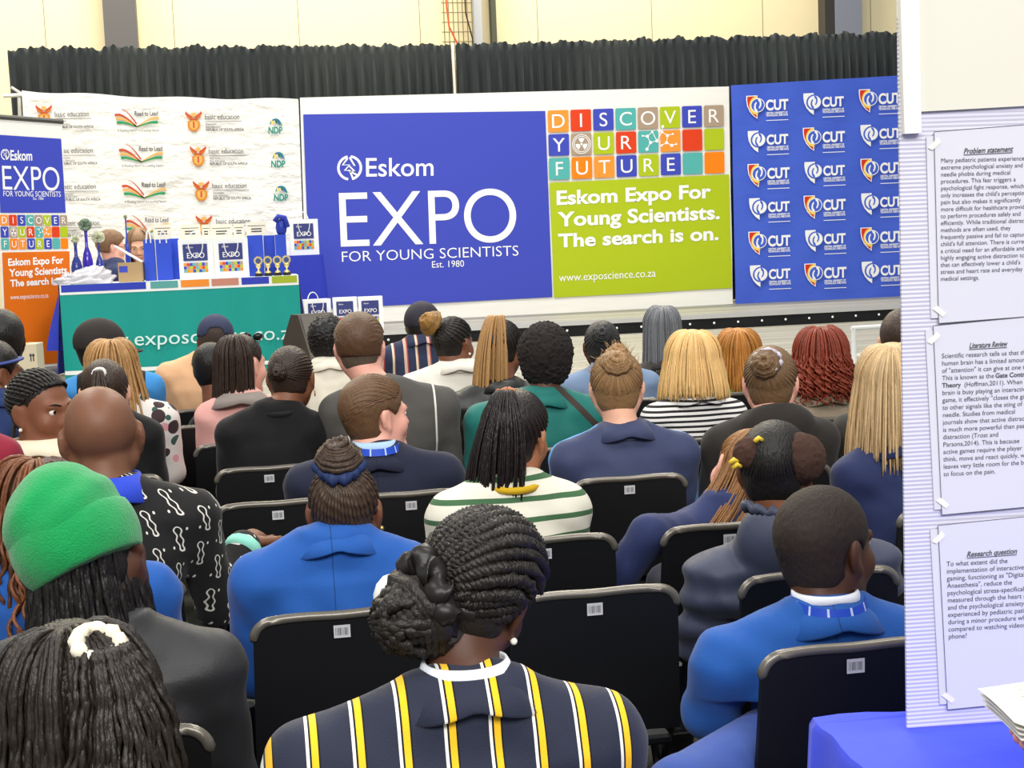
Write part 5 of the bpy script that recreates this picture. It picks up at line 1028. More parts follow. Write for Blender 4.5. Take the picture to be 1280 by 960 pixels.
# ---- peach shirt man
p = Person('L', 'R8', (270, 428), 1.15, (198, 322, 455), 'man in a peach shirt and navy cap in front of the teal table', 'dark', fab('peach', (226, 178, 136)), hpitch=8, girth=1.1, legs=(150, 118, 92)); simple(p, r=.076, h=.04); p.hair(p.cap_field(.006), None, hair_m('stubble', (60, 48, 42), .2, .7)); cap_hat(p, mat('navy_cap', (52, 58, 84), .8), back_open=True)
# ---- pink sweater, long dark hair
p = Person('M', 'R6', (303, 456), 1.12, (248, 352, 506), 'person with long straight dark hair and sunglasses on the head, in a pink sweater', 'pink', fab('pink_knit', (222, 166, 158), .9), hyaw=48); p.finish_top(); p.collar(fab('grey_hood', (140, 130, 124)), r=.08, h=.03, wide=.045, name='hood'); fd = p.cap_field(.006); mb = MB(); p.hang(mb, 330, -.5, (95, 292), r=.0034, off=(.004, .02), jit=.012, flare=.012, seed=12, zj=.1, drop=(-.05, 0)); p.hair(fd, mb, HAIR['dbrown']); p.eyes()
sg = MB()
for sd in (-1, 1): sg.ball(p.T((sd*.035, .05, .118)), (.024, .012, .018), 10); sg.tube([p.T((sd*.06, .05, .116)), p.T((sd*.088, -.03, .05))], .003, 5)
p.child(sg, 'sunglasses', mat('dark_lens', (30, 28, 28), .15))
p = Person('M2', 'R7', (264, 462), 1.0, (240, 300, 524), 'person with smooth black hair, seen behind the long haired person in pink', 'brown', BLACKF); simple(p); p.hair(p.cap_field(.02, low=-.12), None, HAIR['black'])
# ---- sleek bun in black
p = Person('N', 'R5', (364, 474), 1.1, (274, 404, 524), 'woman with sleek cornrows in a low knot and hoop earring, in a black top', 'brown', BLACKF, hyaw=12, hpitch=10, lean=.02); p.finish_top(); p.ring(BLACKF); fd = p.cap_field(.004, low=-.06); mb = MB(); tie = hdir(195, -8); p.rows(mb, range(-110, 111, 7), tie, r=.0042, off=.005, n=30, freq=18, bump=.15); p.coil(mb, tie, .026, n=4, r=.007, off=.012); p.hair(fd, mb, HAIR['dbrown']); p.earring(1, GOLD, .012)
# ---- curly hair in cream
p = Person('O', 'R7', (411, 428), 1.02, (370, 450, 466), 'person with short curly black hair in a cream top, left of the grey jacket man', 'dark', fab('cream_top', (228, 222, 204)), hyaw=20); simple(p); fd = p.cap_field(.02, (.011, 190), low=-.08, h=.006); p.hair(fd, None, HAIR['black'])
# ---- grey jacket man
def piping(n, l):
    x, y, z = n.sep(); ax = n.m('ABSOLUTE', x); k = n.m('MULTIPLY', n.m('GREATER_THAN', ax, .175), n.m('LESS_THAN', ax, .183)); n.col(n.mix(k, l, (.75, .73, .66, 1)))
p = Person('P', 'R5', (450, 436), 1.16, (404, 568, 494), 'tall man with faded brown hair in a dark grey jacket with white piping', 'pink', fab('grey_track', (82, 80, 76), build=piping), hyaw=6); p.finish_top(); p.collar(p.topm, r=.076, h=.02, wide=.02); p.hair(p.cap_field(.004, low=-.075), None, HAIR['fade'])
fd = p.cap_field(.012, (.002, 90), low=-.03, kz=1); mb = MB(); p.arcs(mb, 46, hdir(180, -26), r=.0036, off=.011, freq=5, seg=40, spread=70); p.hair(fd, mb, HAIR['brown'], name='swept_hair')
# ---- boy with lanyard
p = Person('Q', 'R4', (470, 520), 1.14, (362, 572, 580), 'boy with short brown hair in profile, navy blazer and blue lanyard over a pale collar', 'pink', DNAVY, hyaw=62, hpitch=2); p.finish_top(); p.collar(DNAVY, r=.074, h=.012, wide=.03); p.collar(fab('pale_blue_shirt', (176, 206, 236)), r=.066, h=.05, wide=.008, fall=.01, name='shirt_collar'); p.lanyard(LAN2); fd = p.cap_field(.013, (.002, 80), low=-.07); mb = MB(); p.arcs(mb, 48, hdir(180, -24), r=.0036, off=.013, freq=4, seg=40, spread=66); p.hair(fd, mb, hair_m('boy_brown', (104, 76, 52), .3)); p.eyes((96, 70, 48)); p.lips((206, 120, 110))
# ---- striped blazer with cap
p = Person('R', 'R8', (529, 410), 1.12, (478, 578, 434), 'man in a dark cap and navy blazer with red and cream stripes', 'brown', fab('red_stripe_blazer', (46, 54, 80), build=stripes(0, .13, [(.1, .12, (212, 178, 160)), (.22, .05, (170, 70, 60)), (.6, .09, (226, 208, 180)), (.69, .04, (150, 70, 60))])), hyaw=25); simple(p); cap_hat(p, mat('dark_cap', (44, 42, 52), .7)); p.hair(p.cap_field(.006), None, HAIR['black'])
# ---- bun in white
def yoke(n, l): x, y, z = n.sep(); k = n.m('LESS_THAN', n.m('ABSOLUTE', n.m('SUBTRACT', z, .9)), .007); n.col(n.mix(k, l, (.03, .03, .03, 1)))
p = Person('S', 'R7', (567, 430), 1.15, (502, 642, 468), 'woman with a black and gold braided bun in a white jacket with a dark line', 'brown', fab('white_jacket', (234, 230, 218), build=yoke), hyaw=35); simple(p); fd = p.cap_field(.004, low=-.06); mb = MB(); tie = hdir(192, 30); p.rows(mb, range(-175, 176, 9), tie, r=.0052, off=.006, n=22, freq=14, bump=.25); p.hair(fd, mb, HAIR['twist']); b = MB(); p.coil(b, hdir(200, 28), .052, n=8, r=.011, off=.05, squash=.85); p.child(b, 'bun', HAIR['gold']); p.earring(1, PEARL)
# ---- long braids, leather jacket
p = Person('T', 'R6', (628, 436), 1.12, (556, 692, 492), 'person with a long straight curtain of honey braids in a black leather jacket', 'brown', fab('leather', (30, 31, 30), .38, .0, spec=.5), fold=.008, hyaw=18); simple(p); fd = p.cap_field(.004, low=-.06); mb = MB(); tie = hdir(184, 62); p.rows(mb, range(-175, 176, 8), tie, r=.0045, off=.006, n=22, freq=14, bump=.2); p.hair(fd, mb, HAIR['twist']); b = MB(); p.tail(b, tie, 150, .62, r=.005, spread=.088, out=.1, rise=.022, side=-.035, jit=.004, seed=3, spread0=.035); p.child(b, 'long_braids', HAIR['honey'])
# ---- afro, teal top
def strap(n, l): x, y, z = n.sep(); k = n.m('LESS_THAN', n.m('ABSOLUTE', n.m('ADD', n.m('ADD', n.m('MULTIPLY', x, 1.1), z), -1.15)), .02); n.col(n.mix(n.m('MULTIPLY', k, n.m('LESS_THAN', y, .1)), l, lin((62, 52, 46))))
p = Person('U', 'R5', (682, 452), 1.12, (586, 756, 506), 'woman with a rounded black afro and a teal top with a brown bag strap', 'dark', fab('teal_top', (30, 112, 104), .6, build=strap)); p.finish_top(); p.collar(fab('teal_top', 0), h=.02, r=.074); fd = p.cap_field(.03, (.009, 190), low=-.1, h=.006); p.hair(fd, None, hair_m('afro', (36, 29, 27), .4, .85)); p.earring(1, PEARL)
# ---- denim jacket
p = Person('V', 'R7', (753, 434), 1.14, (706, 820, 470), 'person with a sleek dark low bun in a faded denim jacket, near the stage', 'dark', fab('denim', (120, 142, 172), .85)); simple(p); fd = p.cap_field(.006, low=-.07); mb = MB(); tie = hdir(180, 18); p.rows(mb, range(-180, 180, 9), tie, r=.004, off=.006, n=16, bump=.05); p.coil(mb, tie, .038, n=4, r=.009, off=.015, squash=.6); p.hair(fd, mb, hair_m('soft_black', (44, 44, 44), .3))
# ---- messy bun, navy jacket
def ltblue(n, l): x, y, z = n.sep(); k = n.m('MULTIPLY', n.m('GREATER_THAN', n.m('ABSOLUTE', x), .1), n.m('GREATER_THAN', y, -.008)); n.col(n.mix(k, l, lin((86, 152, 216))))
p = Person('W', 'R4', (771, 486), 1.12, (694, 866, 552), 'child with a messy sandy bun in a navy jacket with light blue shoulder panels', 'light', fab('navy_shell', (58, 66, 98), .6, build=ltblue)); p.finish_top(); p.collar(fab('navy_shell', 0), r=.074, h=.042, wide=.03); fd = p.cap_field(.008, low=-.08); mb = MB(); tie = hdir(180, 30); p.rows(mb, range(-180, 180, 5), tie, r=.0042, off=.008, n=18, bump=.08, freq=4, tie_off=.014); p.coil(mb, hdir(178, 34), .04, n=5, r=.011, off=.018, squash=.6, seed=6); p.coil(mb, hdir(170, 62), .032, n=4, r=.010, off=.014, squash=.6, seed=9)
rr = random.Random(4)
for i in range(50): a = rr.uniform(-180, 180); u = hdir(a, rr.uniform(10, 80)); c = p.sk(u, .008); mb.tube([c, c+p.R@u*.02+np.array([rr.gauss(0, .02), 0, rr.uniform(0, .03)])], .0012, 3)
p.hair(fd, mb, HAIR['sandy'])
# ---- ponytail, green striped top
p = Person('X', 'R3', (644, 546), 1.16, (540, 728, 618), 'child with a long black ponytail in a cream top with green stripes and yellow collar', 'tan', fab('green_stripe', (230, 226, 208), .8, build=stripes(2, .058, [(.0, .27, (70, 108, 72))], .30)), hyaw=24, hroll=6); p.finish_top(); p.ring(fab('mustard', (206, 166, 30)), r=.07); fd = p.cap_field(.006, low=-.07); mb = MB(); tie = hdir(186, 56); p.rows(mb, range(-180, 180, 6), tie, r=.0042, off=.006, n=20, bump=.05); p.tail(mb, tie, 360, .42, r=.003, spread=.085, out=.06, side=-.03, seed=8, spread0=.02, jit=.01, rise=.01); p.hair(fd, mb, hair_m('gloss_black', (34, 28, 27), .45, .32)); p.scrunchie(tie, .017, mat('copper_tie', (176, 116, 80), .6), tube=.008)
# ---- long grey hair
p = Person('Y', 'R8', (828, 412), 1.14, (782, 878, 462), 'person with long straight grey hair in a dark top, nearest the stage skirt', 'light', fab('charcoal', (62, 58, 56))); simple(p); fd = p.cap_field(.006); mb = MB(); p.hang(mb, 330, -.4, (62, 298), r=.0034, off=(.004, .022), jit=.012, flare=.012, seed=22, zj=.08, crown=(170, 70)); p.hair(fd, mb, HAIR['grey'])
# ---- blond bob, striped shirt
p = Person('Z', 'R5', (866, 456), 1.14, (806, 928, 508), 'woman with a pale blond bob in a black and white striped shirt', 'pink', fab('thin_stripe', (226, 224, 220), .8, build=stripes(2, .0215, [(.0, .46, (34, 34, 36))]))); p.finish_top(); p.collar(fab('thin_stripe', 0), r=.074, h=.042, wide=.028); fd = p.cap_field(.014, low=-.1); mb = MB(); p.hang(mb, 420, -.118, (45, 315), r=.0036, off=(.014, .03), jit=.006, flare=.022, seed=5, zj=.02, crown=(170, 74)); p.hair(fd, mb, HAIR['blond'])
# ---- golden hair, green top
p = Person('AA', 'R7', (923, 446), 1.22, (872, 976, 496), 'woman with shoulder length golden brown hair in a bright green top', 'light', fab('green_top', (44, 150, 58))); simple(p); fd = p.cap_field(.01); mb = MB(); p.hang(mb, 340, -.15, (50, 310), r=.0036, off=(.008, .028), jit=.01, flare=.015, seed=15, zj=.05, crown=(175, 66)); p.hair(fd, mb, HAIR['auburn'])
# ---- brown bun, black hoodie
p = Person('AB', 'R4', (963, 480), 1.14, (884, 1040, 534), 'woman with a brown bun in a silver scrunchie, wearing a black hoodie', 'pink', fab('black_hoodie', (46, 42, 39), .85)); p.ft.prims([('ell', p.nb+(0, -.06, -.02), (.145, .07, .085), None, .03), ('sub', p.nb+(0, .01, .03), (.075, .06, .09), None, .02)]); p.finish_top(); fd = p.cap_field(.008, low=-.08); mb = MB(); tie = hdir(190, 20); p.rows(mb, range(-180, 180, 6), tie, r=.0042, off=.008, n=18, bump=.05); p.coil(mb, tie, .04, n=5, r=.010, off=.022, squash=.7); p.hair(fd, mb, hair_m('mid_brown', (112, 86, 60), .35)); p.scrunchie(hdir(186, 26), .042, mat('silver_scrunchie', (190, 184, 196), .4), off=.012, tube=.007)
# ---- red curls
p = Person('AC', 'R5', (1027, 449), 1.14, (962, 1084, 508), 'woman with shoulder length curly red hair in a taupe jacket', 'pink', fab('taupe_coat', (150, 136, 116)), hyaw=10, dy=.35); simple(p); fd = p.cap_field(.014, (.002, 80)); mb = MB(); p.hang(mb, 260, -.14, (45, 315), r=.004, off=(.01, .035), curl=.012, jit=.012, flare=.03, seed=16, zj=.05, n_seg=34); p.hair(fd, mb, HAIR['red'])
# ---- man behind the board
p = Person('AD', 'R4', (1130, 430), 1.1, (1046, 1206, 520), 'man with short dark hair in a dark olive jacket, half hidden behind the white board', 'light', fab('olive_dark', (52, 50, 46)), dy=.1); simple(p); p.hair(p.cap_field(.008, (.001, 120)), None, HAIR['dbrown'])
# ---- straight blond, navy blazer
p = Person('AE', 'R3', (1116, 486), 1.16, (1048, 1196, 572), 'woman with long straight ash blond hair in a navy blazer, beside the white board', 'light', NAVYB); simple(p); fd = p.cap_field(.006); mb = MB(); p.hang(mb, 420, -.2, (62, 298), r=.0034, off=(.004, .022), jit=.008, flare=.02, seed=25, zj=.03, crown=(180, 66)); p.hair(fd, mb, HAIR['ashblond'])
# ---- leaning girl with stretched arm
p = Person('AF', 'R3', (930, 590), 1.08, (846, 968, 640), 'girl with light brown hair tied back, leaning sideways, one navy sleeve stretched out', 'pink', fab('navy_sleeve', (44, 54, 96), .7), hyaw=-26, hroll=24, hpitch=6, arms={-1: ((812, 668, 4.12), (748, 756, 4.2))}); p.finish_top(); fd = p.cap_field(.008, low=-.08); mb = MB(); tie = hdir(-168, 40); p.rows(mb, range(-180, 180, 6), tie, r=.0042, off=.008, n=18, bump=.05); p.coil(mb, tie, .034, n=5, r=.012, off=.025, squash=.9); p.hang(mb, 110, -.2, (150, 260), r=.003, off=(.006, .02), jit=.02, flare=.02, seed=4, drop=(-.14, 0)); p.hair(fd, mb, hair_m('light_brown', (142, 100, 60), .4))
# ---- puffs, navy puffer
p = Person('AG', 'R2', (970, 590), 1.1, (872, 1108, 694), 'girl with two brown hair puffs and yellow clips in a dark navy hooded puffer jacket', 'brown', fab('puffer', (56, 62, 84), .5, spec=.4), hyaw=14, top_inf=.03, fold=.006, hpitch=8)
x, y, z = p.ft.xyz((slice(None),)*3); p.ft.D += (.008*np.cos(z*2*math.pi/.085)+0*x+0*y).astype(np.float32); p.ft.prims([('ell', p.nb+(0, -.07, .025), (.17, .09, .13), None, .03), ('sub', p.nb+(0, .03, .14), (.11, .095, .13), None, .02)]); p.finish_top()
ed = MB(); a = np.radians(np.linspace(180, 360, 26)); ed.tube(np.stack([p.nb[0]+.128*np.cos(a), p.nb[1]-.015+.1*np.sin(a), p.nb[2]+.115+.02*np.sin(a)+.006*np.sin(a*19)], -1), .014+.004*np.sin(np.arange(26)*2.), 7); p.child(ed, 'hood_trim', fab('puffer', 0)); fd = p.cap_field(.005, low=-.07); mb = MB(); tie = hdir(160, 40); p.rows(mb, range(-180, 180, 8), tie, r=.0045, off=.005, n=22, bump=.12, freq=9); p.hair(fd, mb, HAIR['twist'])
PUFF = hair_m('puff', (70, 47, 36), .4, .85)
for (px, py, rr_) in ((938, 567, (.046, .042, .046)), (1001, 573, (.066, .056, .068))):
    c = rot(atd(px, py, p.dep-.06)-p.o, -p.yaw); fd = Field(c-.12, c+.12, .006); fd.prims([('ell', c, np.array(rr_), None, .01)]); x, y, z = fd.xyz((slice(None),)*3); x, y, z = x-c[0], y-c[1], z-c[2]; fd.D += (.005*np.sin(x*190+2*np.sin(z*150))*np.sin(y*180+2*np.sin(x*140))*np.sin(z*185+1)).astype(np.float32); sdf_obj(fd, 'hair_puff', PUFF, p.root)
cl = MB()
for px, py in ((917, 576), (921, 582), (948, 549)): c = rot(atd(px, py, p.dep-.1)-p.o, -p.yaw); cl.tube([c+(-.01, 0, -.006), c+(0, -.004, .004), c+(.01, 0, -.004)], .0065, 6)
p.child(cl, 'hair_clip', mat('yellow_clip', (240, 204, 60), .4))
# ---- two people behind the table
p = Person('AK', 11.98, (140, 309), 1.05, (118, 170, 335), 'person with curly brown hair and glasses behind the vases, turned to the long haired person', 'pink', fab('navy_polo', (50, 58, 92)), yaw=90, hyaw=78, hpitch=8, z0=ZL); simple(p); fd = p.cap_field(.022, (.006, 100), low=-.05); p.hair(fd, None, HAIR['curlb']); p.eyes(); g = MB()
for sd in (-1, 1):
    a = np.radians(np.arange(0, 360, 24)); g.tube([p.T((sd*.033+.022*math.cos(t), .106, .006+.017*math.sin(t))) for t in a], .0022, 5, closed=True); g.tube([p.T((sd*.056, .105, .008)), p.T((sd*.083, 0, .01))], .002, 4)
g.tube([p.T((-.011, .107, .008)), p.T((.011, .107, .008))], .002, 4); p.child(g, 'glasses', mat('glasses_frame', (60, 44, 40), .3))
p = Person('AL', 12.72, (174, 307), 1.16, (148, 206, 337), 'person with long light brown hair behind the gift bags, head bowed towards the table', 'light', fab('grey_navy', (60, 64, 84)), yaw=180, hyaw=180, hpitch=22, z0=ZL, hdy=-.06); simple(p, False); fd = p.cap_field(.008); mb = MB(); p.hang(mb, 160, -.3, (48, 312), r=.005, off=(.006, .02), jit=.01, flare=.01, seed=31, zj=.06, crown=(180, 80)); p.hair(fd, mb, hair_m('lt_brown', (134, 104, 76), .35)); p.eyes((110, 80, 60)); p.lips((196, 120, 112))
# ------------------------------------------------------------------ their chairs
SEATS = [('AJ', 'under the student in the yellow striped blazer', None), ('AH', 'with the boy in the royal blue blazer, beside the blue table', 1073), ('AI', 'under the girl with the topknot and royal blue blazer', 427), ('J', 'under the person in the green beanie', 114), ('K', 'under the child with the white scrunchie', None), ('G', 'under the bald man', None), ('I', 'under the royal blazer student hidden by the beanie', None),
  ('C', 'under the girl who looks back', None), ('H', 'under the person in burgundy', None), ('B', 'under the girl with the navy headband', None), ('A', 'under the short haired person below the orange banner', None), ('D', 'under the person in the black cap and blue jacket', None), ('D2', 'under the person with honey braids and floral top', 142), ('E', 'under the ponytail girl in black', 134), ('L', 'under the man in the peach shirt', None), ('M', 'under the person in the pink sweater', None),
  ('M2', 'under the person half hidden behind the pink sweater', 264), ('N', 'under the woman in black with a hoop earring', 336), ('O', 'under the curly haired person in cream', None), ('P', 'under the man in the grey piped jacket', 496), ('Q', 'under the boy with the blue lanyard', 514), ('R', 'under the man in the red striped blazer', None), ('S', 'under the woman in the white jacket', None), ('T', 'under the person in the leather jacket', 648), ('U', 'under the woman in the teal top', 694),
  ('V', 'under the person in the denim jacket', None), ('W', 'under the child with the messy sandy bun', 788), ('X', 'under the child in the green striped top', 682), ('Y', 'under the person with long grey hair', None), ('Z', 'under the woman with the blond bob', 876), ('AA', 'under the woman in the green top', None), ('AB', 'under the woman in the black hoodie', 972), ('AC', 'under the woman with red curls', None), ('AD', 'under the man behind the white board', None),
  ('AE', 'under the woman with straight ash blond hair', 1204), ('AF', 'under the leaning girl with the stretched navy sleeve', 914), ('AG', 'under the girl in the puffer jacket', 1026)]
for k, wh, px in SEATS: seat(k, wh, px)
for k in ('AK', 'AL'):
    p = PEOPLE[k]; q = p.o+rot(np.array([0, -OFF, 0.]), p.yaw); chair(q[0], q[1], 'black folding chair on the stage behind the table, under the '+('curly' if k == 'AK' else 'long')+' haired person', p.yaw, ZL)
def empty_chair(px, py, Y, lb): q = onY(px, py, Y); chair(q[0], Y, lb)
empty_chair(745, 750, ROWY['R2'], 'empty black folding chair right of the twisted hair student, barcode sticker in the middle')
empty_chair(347, 632, ROWY['R4'], 'empty black folding chair behind the woman in black, left of the lanyard boy')
# ------------------------------------------------------------------ display board on the blue table
dB = (r0+.1*fh)/math.hypot(1, .1); nB = np.cross(dB, zz); nB = -nB if nB@fh > 0 else nB
PB = atd(1134, 910, 2.5); ZB = PB[2]; plD = Plane(PB, nB)
def flutes(n, l):
    x, y, z = n.sep(); s_ = n.m('SINE', n.m('MULTIPLY', z, 2*math.pi/.0072)); n.bump(s_, .32, .0014)
m_cor = mat('corrugated_white', (208, 206, 222), .45, build=flutes); m_sheet = mat('header_white', (222, 219, 204), .5)
bd = empty('display_board', PB, 0, 'tall white corrugated display board with three laminated text pages, standing on the blue table', 'display board')
def slab(q, th, name, m, parent=bd, org=PB, lift=0.):
    F = np.array([plD.pt(x, y, lift) for x, y in q]); B = F-nB*th; n = len(F); mb = MB(); mb.add(np.concatenate([F, B]), [tuple(range(n)), tuple(range(2*n-1, n-1, -1))]+[(i, n+i, n+(i+1) % n, (i+1) % n) for i in range(n)]); o = mb.build(name, m, parent, origin=org); o.location = (0, 0, 0); return o
slab([(1134, 910), (1420, 890), (1420, -90), (1121, -90)], .006, 'panel', m_cor)
slab([(1149, 140), (1420, 125), (1420, -90), (1142, -90)], .004, 'header_sheet', m_sheet, lift=.006)
slab([(1127, 168), (1148, 167), (1143, -90), (1119, -90)], .02, 'edge_clip', mat('clip_white', (240, 239, 230), .4), lift=.014)
m_lam = mat('laminate', (218, 218, 226), .22, .5); m_pap = mat('paper', (214, 213, 222), .6); m_ink = mat('grey_ink', (84, 84, 92), .7)
def page(q, head, hx, lines, x0, y0, dy_, dx_, slope, wpx, label, bold=()):
    c = plD.pt(*q[3]); t = empty('text_page', c, 0, label, 'poster', 'laminated pages on the display board')
    slab(q, .002, 'laminate', m_lam, t, c, .0035)
    ins = [(q[0][0]+9, q[0][1]-6), (q[1][0]-9, q[1][1]-6), (q[2][0]-9, q[2][1]+7), (q[3][0]+9, q[3][1]+6)]; ins = [(x, y) for x, y in ins]
    slab(ins, .0006, 'paper', m_pap, t, c, .0045)
    mb = MB(); ln = np.array(ins+[ins[0]]); 
    for a, b in zip(ln[:-1], ln[1:]): v, f = stroke([a, b], .7); mb.add(onpl(plD, v, .0052), f)
    ref = text2d(lines[wpx[0]]); k = wpx[1]/(ref[0][:, 0].max()-ref[0][:, 0].min()); A, B = plD.pt(x0, y0), plD.pt(x0+100, y0+100*slope); e1 = (B-A)/100*k; U, V = plD.pt(x0, y0), plD.pt(x0-1, y0-100); e2 = (V-U)/100*k*1.06
    for i, s_ in enumerate(lines):
        P0 = plD.pt(x0+dx_*i, y0+dy_*i, .0055); x = 0.
        for part in s_.split('|'):
            bo = part.startswith('*'); v, f = text2d(part.lstrip('*') or ' ', .022 if bo else 0.)
            if len(v): mb.add(P0+(v[:, :1]+x)*e1+v[:, 1:]*e2, f); x += v[:, 0].max()+.22
    (hx0, hy0), (hx1, hy1) = hx; PT(mb, plD, head, (hx0, hy0), (hx1, hy1), (hx0+1.6, hy0-6.6), off=.02, eps=.0055); v, f = stroke([(hx0, hy0+1.6), (hx1, hy1+1.6)], .9); mb.add(onpl(plD, v, .0055), f)
    o = mb.build('text_lines', m_ink, t, origin=c); o.location = (0, 0, 0)
    cr = MB()
    for (x, y) in (q[0], q[3]): cr.poly(onpl(plD, [(x+1, y+14 if (x, y) == q[0] else y-12), (x+14, y+1 if (x, y) == q[0] else y-2), (x+18, y+7 if (x, y) == q[0] else y-7), (x+7, y+17 if (x, y) == q[0] else y-16)][::1], .0058)); 
    o = cr.build('clear_tape', mat('clear_tape', (246, 240, 228), .2, .6), t, origin=c); o.location = (0, 0, 0)
def Q(a, b, w_, s0, s1): return [a, (a[0]+w_, a[1]+s0*w_), (b[0]+w_, b[1]+s1*w_), b]
page(Q((1157, 171), (1163, 398), 178, -.07, -.075), 'Problem statement', ((1203, 192.4), (1264, 189.4)), ['Many pediatric patients experience', 'extreme psychological anxiety and', 'needle phobia during medical', 'procedures. This fear triggers a', 'psychological fight response, which not', "only increases the child's perception of", 'pain but also makes it significantly', 'more difficult for healthcare providers', 'to perform procedures safely and', 'efficiently. While traditional distraction', 'methods are often used, they', 'frequently passive and fail to capture a', "child's full attention. There is currently", 'a critical need for an affordable and', 'highly engaging active distraction tool', "that can effectively lower a child's", 'stress and heart rate and everyday', 'medical settings.'], 1174.5, 203.4, 8.68, -.02, -.028, (0, 103.5), 'laminated page headed Problem statement, topmost on the white board')
page(Q((1156, 413), (1167, 637), 180, -.085, -.09), 'Literature Review', ((1210, 435), (1257, 432.4)), ['Scientific research tells us that the', 'human brain has a limited amount', 'of "attention" it can give at one time.', 'This is known as the |*Gate Control', '*Theory| (Hoffman,2011). When the', 'brain is busy playing an interactive', 'game, it effectively "closes the gate"', 'to other signals like the sting of a', 'needle. Studies from medical', 'journals show that active distraction', 'is much more powerful than passive', 'distraction (Trost and', 'Parsons,2014). This is because', 'active games require the player to', 'think, move and react quickly, which', 'leaves very little room for the brain', 'to focus on the pain.'], 1175.5, 447.4, 9.2, .15, -.045, (0, 108), 'laminated page headed Literature Review, middle of the white board')
page(Q((1162, 662), (1174, 880), 182, -.09, -.095), 'Research question', ((1207, 695.4), (1269, 691)), ['To what extent did the', 'implementation of interactive', 'gaming, functioning as "Digital', 'Anaesthesia", reduce the', 'psychological stress-specifically', 'measured through the heart rate', 'and the psychological anxiety', 'experienced by pediatric patients', 'during a minor procedure when', 'compared to watching videos on', 'phone?'], 1181.5, 707, 9.05, .26, -.055, (4, 101), 'laminated page headed Research question, lowest on the white board')
# table under it
tl = onZ(1016, 897, ZB-.002); Xd = dB; Yd = np.array([-dB[1], dB[0], 0.])
if Yd@fh < 0: Yd = -Yd
t = empty('exhibit_table', tl, 0, 'table under the white board draped in bright royal blue cloth', 'table')
m_bt = mat('bright_blue_cloth', (50, 72, 236), .65, sheen=.15, bump=(4, .35, .02))
W_, D_ = 1.5, .78; U = np.linspace(0, 1, 60); ringp = []
for (a, b) in ((0, 0), (W_, 0), (W_, -D_), (0, -D_)): ringp.append((a, b))
per = []
for k in range(4):
    a, b = np.array(ringp[k]), np.array(ringp[(k+1) % 4])
    for f_ in np.linspace(0, 1, 30, endpoint=False): per.append(a*(1-f_)+b*f_)
per = np.array(per); cen = np.array([W_/2, -D_/2]); L = []
for k, (z, g_) in enumerate(((0, 0), (-.012, .008), (-.2, .02), (-.45, .04), (-.74, .06))):
    nrm = (per-cen); nrm = nrm/np.abs(nrm).max(1)[:, None]; wv = .5+.5*np.sin(np.arange(120)*.9+k*.2)+.4*np.sin(np.arange(120)*.37); d2 = per+np.sign(nrm)*(np.abs(nrm) > .985)*(g_*(.6+.5*wv))[:, None]; L.append(d2[:, :1]*Xd+d2[:, 1:]*Yd+np.array([0, 0, 1.])*(z+(.004*np.sin(np.arange(120)*1.1) if k < 2 else 0*np.arange(120)))[:, None])
mb = MB(); mb.quadgrid(np.array(L[::-1]), 0, True); mb.add(L[0], [tuple(range(119, -1, -1))]); o = mb.build('table_drape', m_bt, t, smooth=True); 
for a in (.1, W_-.1):
    for b in (-.1, -D_+.1): MB().tube([a*Xd+b*Yd-(0, 0, .02), a*Xd+b*Yd-(0, 0, ZB-.01)], .016, 8).build('leg', MATS['table_leg'], t)
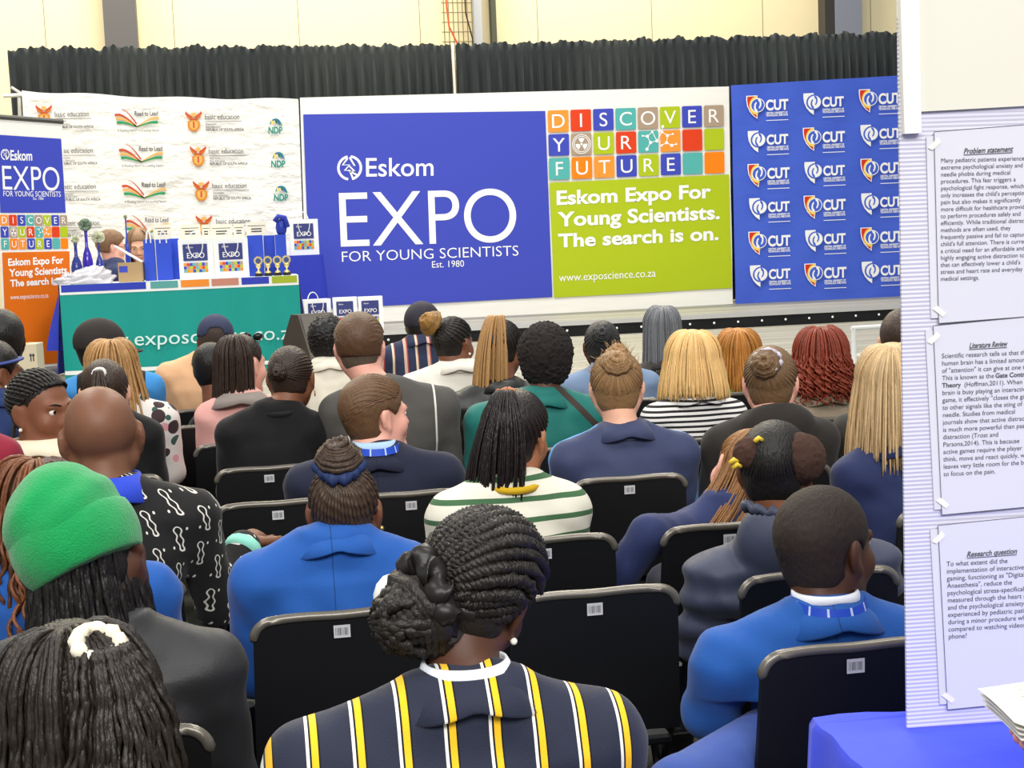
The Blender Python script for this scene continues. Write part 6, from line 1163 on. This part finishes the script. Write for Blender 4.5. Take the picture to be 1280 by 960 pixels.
# booklet held from the right
A, B, Cc, Dd = atd(1222, 861, 2.16), atd(1420, 832, 2.24), atd(1440, 965, 1.98), atd(1268, 903, 2.0); c0 = (A+B+Cc+Dd)/4
bk = empty('booklet', c0, 0, 'open printed booklet held in a hand in front of the white board', 'booklet'); nn = np.cross(B-A, Dd-A); nn /= np.linalg.norm(nn); nn = nn if nn[2] > 0 else -nn
for k in range(4):
    g = np.array([[A*(1-u)*(1-v)+B*u*(1-v)+Cc*u*v+Dd*(1-u)*v+nn*(-.003*k-.006*k*(1-u)**3+.012*math.sin(v*math.pi)*(.2+.8*u))+ (B-A)*.012*k*(1-u) for u in np.linspace(0, 1, 14)] for v in np.linspace(0, 1, 12)]); mb = MB(); mb.quadgrid(g); mb.quadgrid(g[:, ::-1]-nn*.0008); o = mb.build('page', mat('booklet_paper', (244, 242, 228), .6), bk, origin=c0, smooth=True); o.location = (0, 0, 0)
mb = MB()
for i in range(9):
    v_ = .12+.085*i
    P = [A*(1-u)*(1-v_)+B*u*(1-v_)+Cc*u*v_+Dd*(1-u)*v_+nn*(.003+.012*math.sin(v_*math.pi)*(.2+.8*u)) for u in np.linspace(.2, .85, 10)]; P = np.array(P); e = (Dd-A)*.012; mb.quadgrid(np.array([P-e, P+e]))
o = mb.build('printed_lines', mat('pale_ink', (176, 176, 168), .7), bk, origin=c0); o.location = (0, 0, 0)
fd = Field(c0-(.35, .35, .35), c0+(.55, .35, .2), .0055); H0, H1 = atd(1440, 985, 2.06), atd(1345, 940, 2.1); fl = []
fl += [('cone', atd(1560, 1020, 1.95), H0, .045, .034, .02), ('cone', H0, H1, .034, .036, .03), ('cone', H0, H1+(0, 0, .0), .03, .03, .02)]
for k, (px, py, dd) in enumerate(((1271, 906, 2.085), (1267, 914, 2.065), (1271, 922, 2.045), (1280, 931, 2.03))):
    tip = atd(px, py, dd); kn = H1+(tip-H1)*.5+np.array([0, 0, -.012]); bs = H1+np.array([0, 0, -.006])+(tip-H1)*.15+CF*(.018-.012*k); fl += [('cone', bs, kn, .0105, .0098, .006), ('cone', kn, tip, .0098, .008, .003)]
th = atd(1290, 866, 2.1); fl += [('cone', H1, atd(1330, 890, 2.08), .015, .012, .01), ('cone', atd(1330, 890, 2.08), th, .012, .0095, .004)]
fd.prims(fl); sk_ = skin((226, 160, 140)); hp = sdf_obj(fd, 'person', sk_); tag(hp, 'hand of a person beyond the frame edge holding the booklet', 'person')
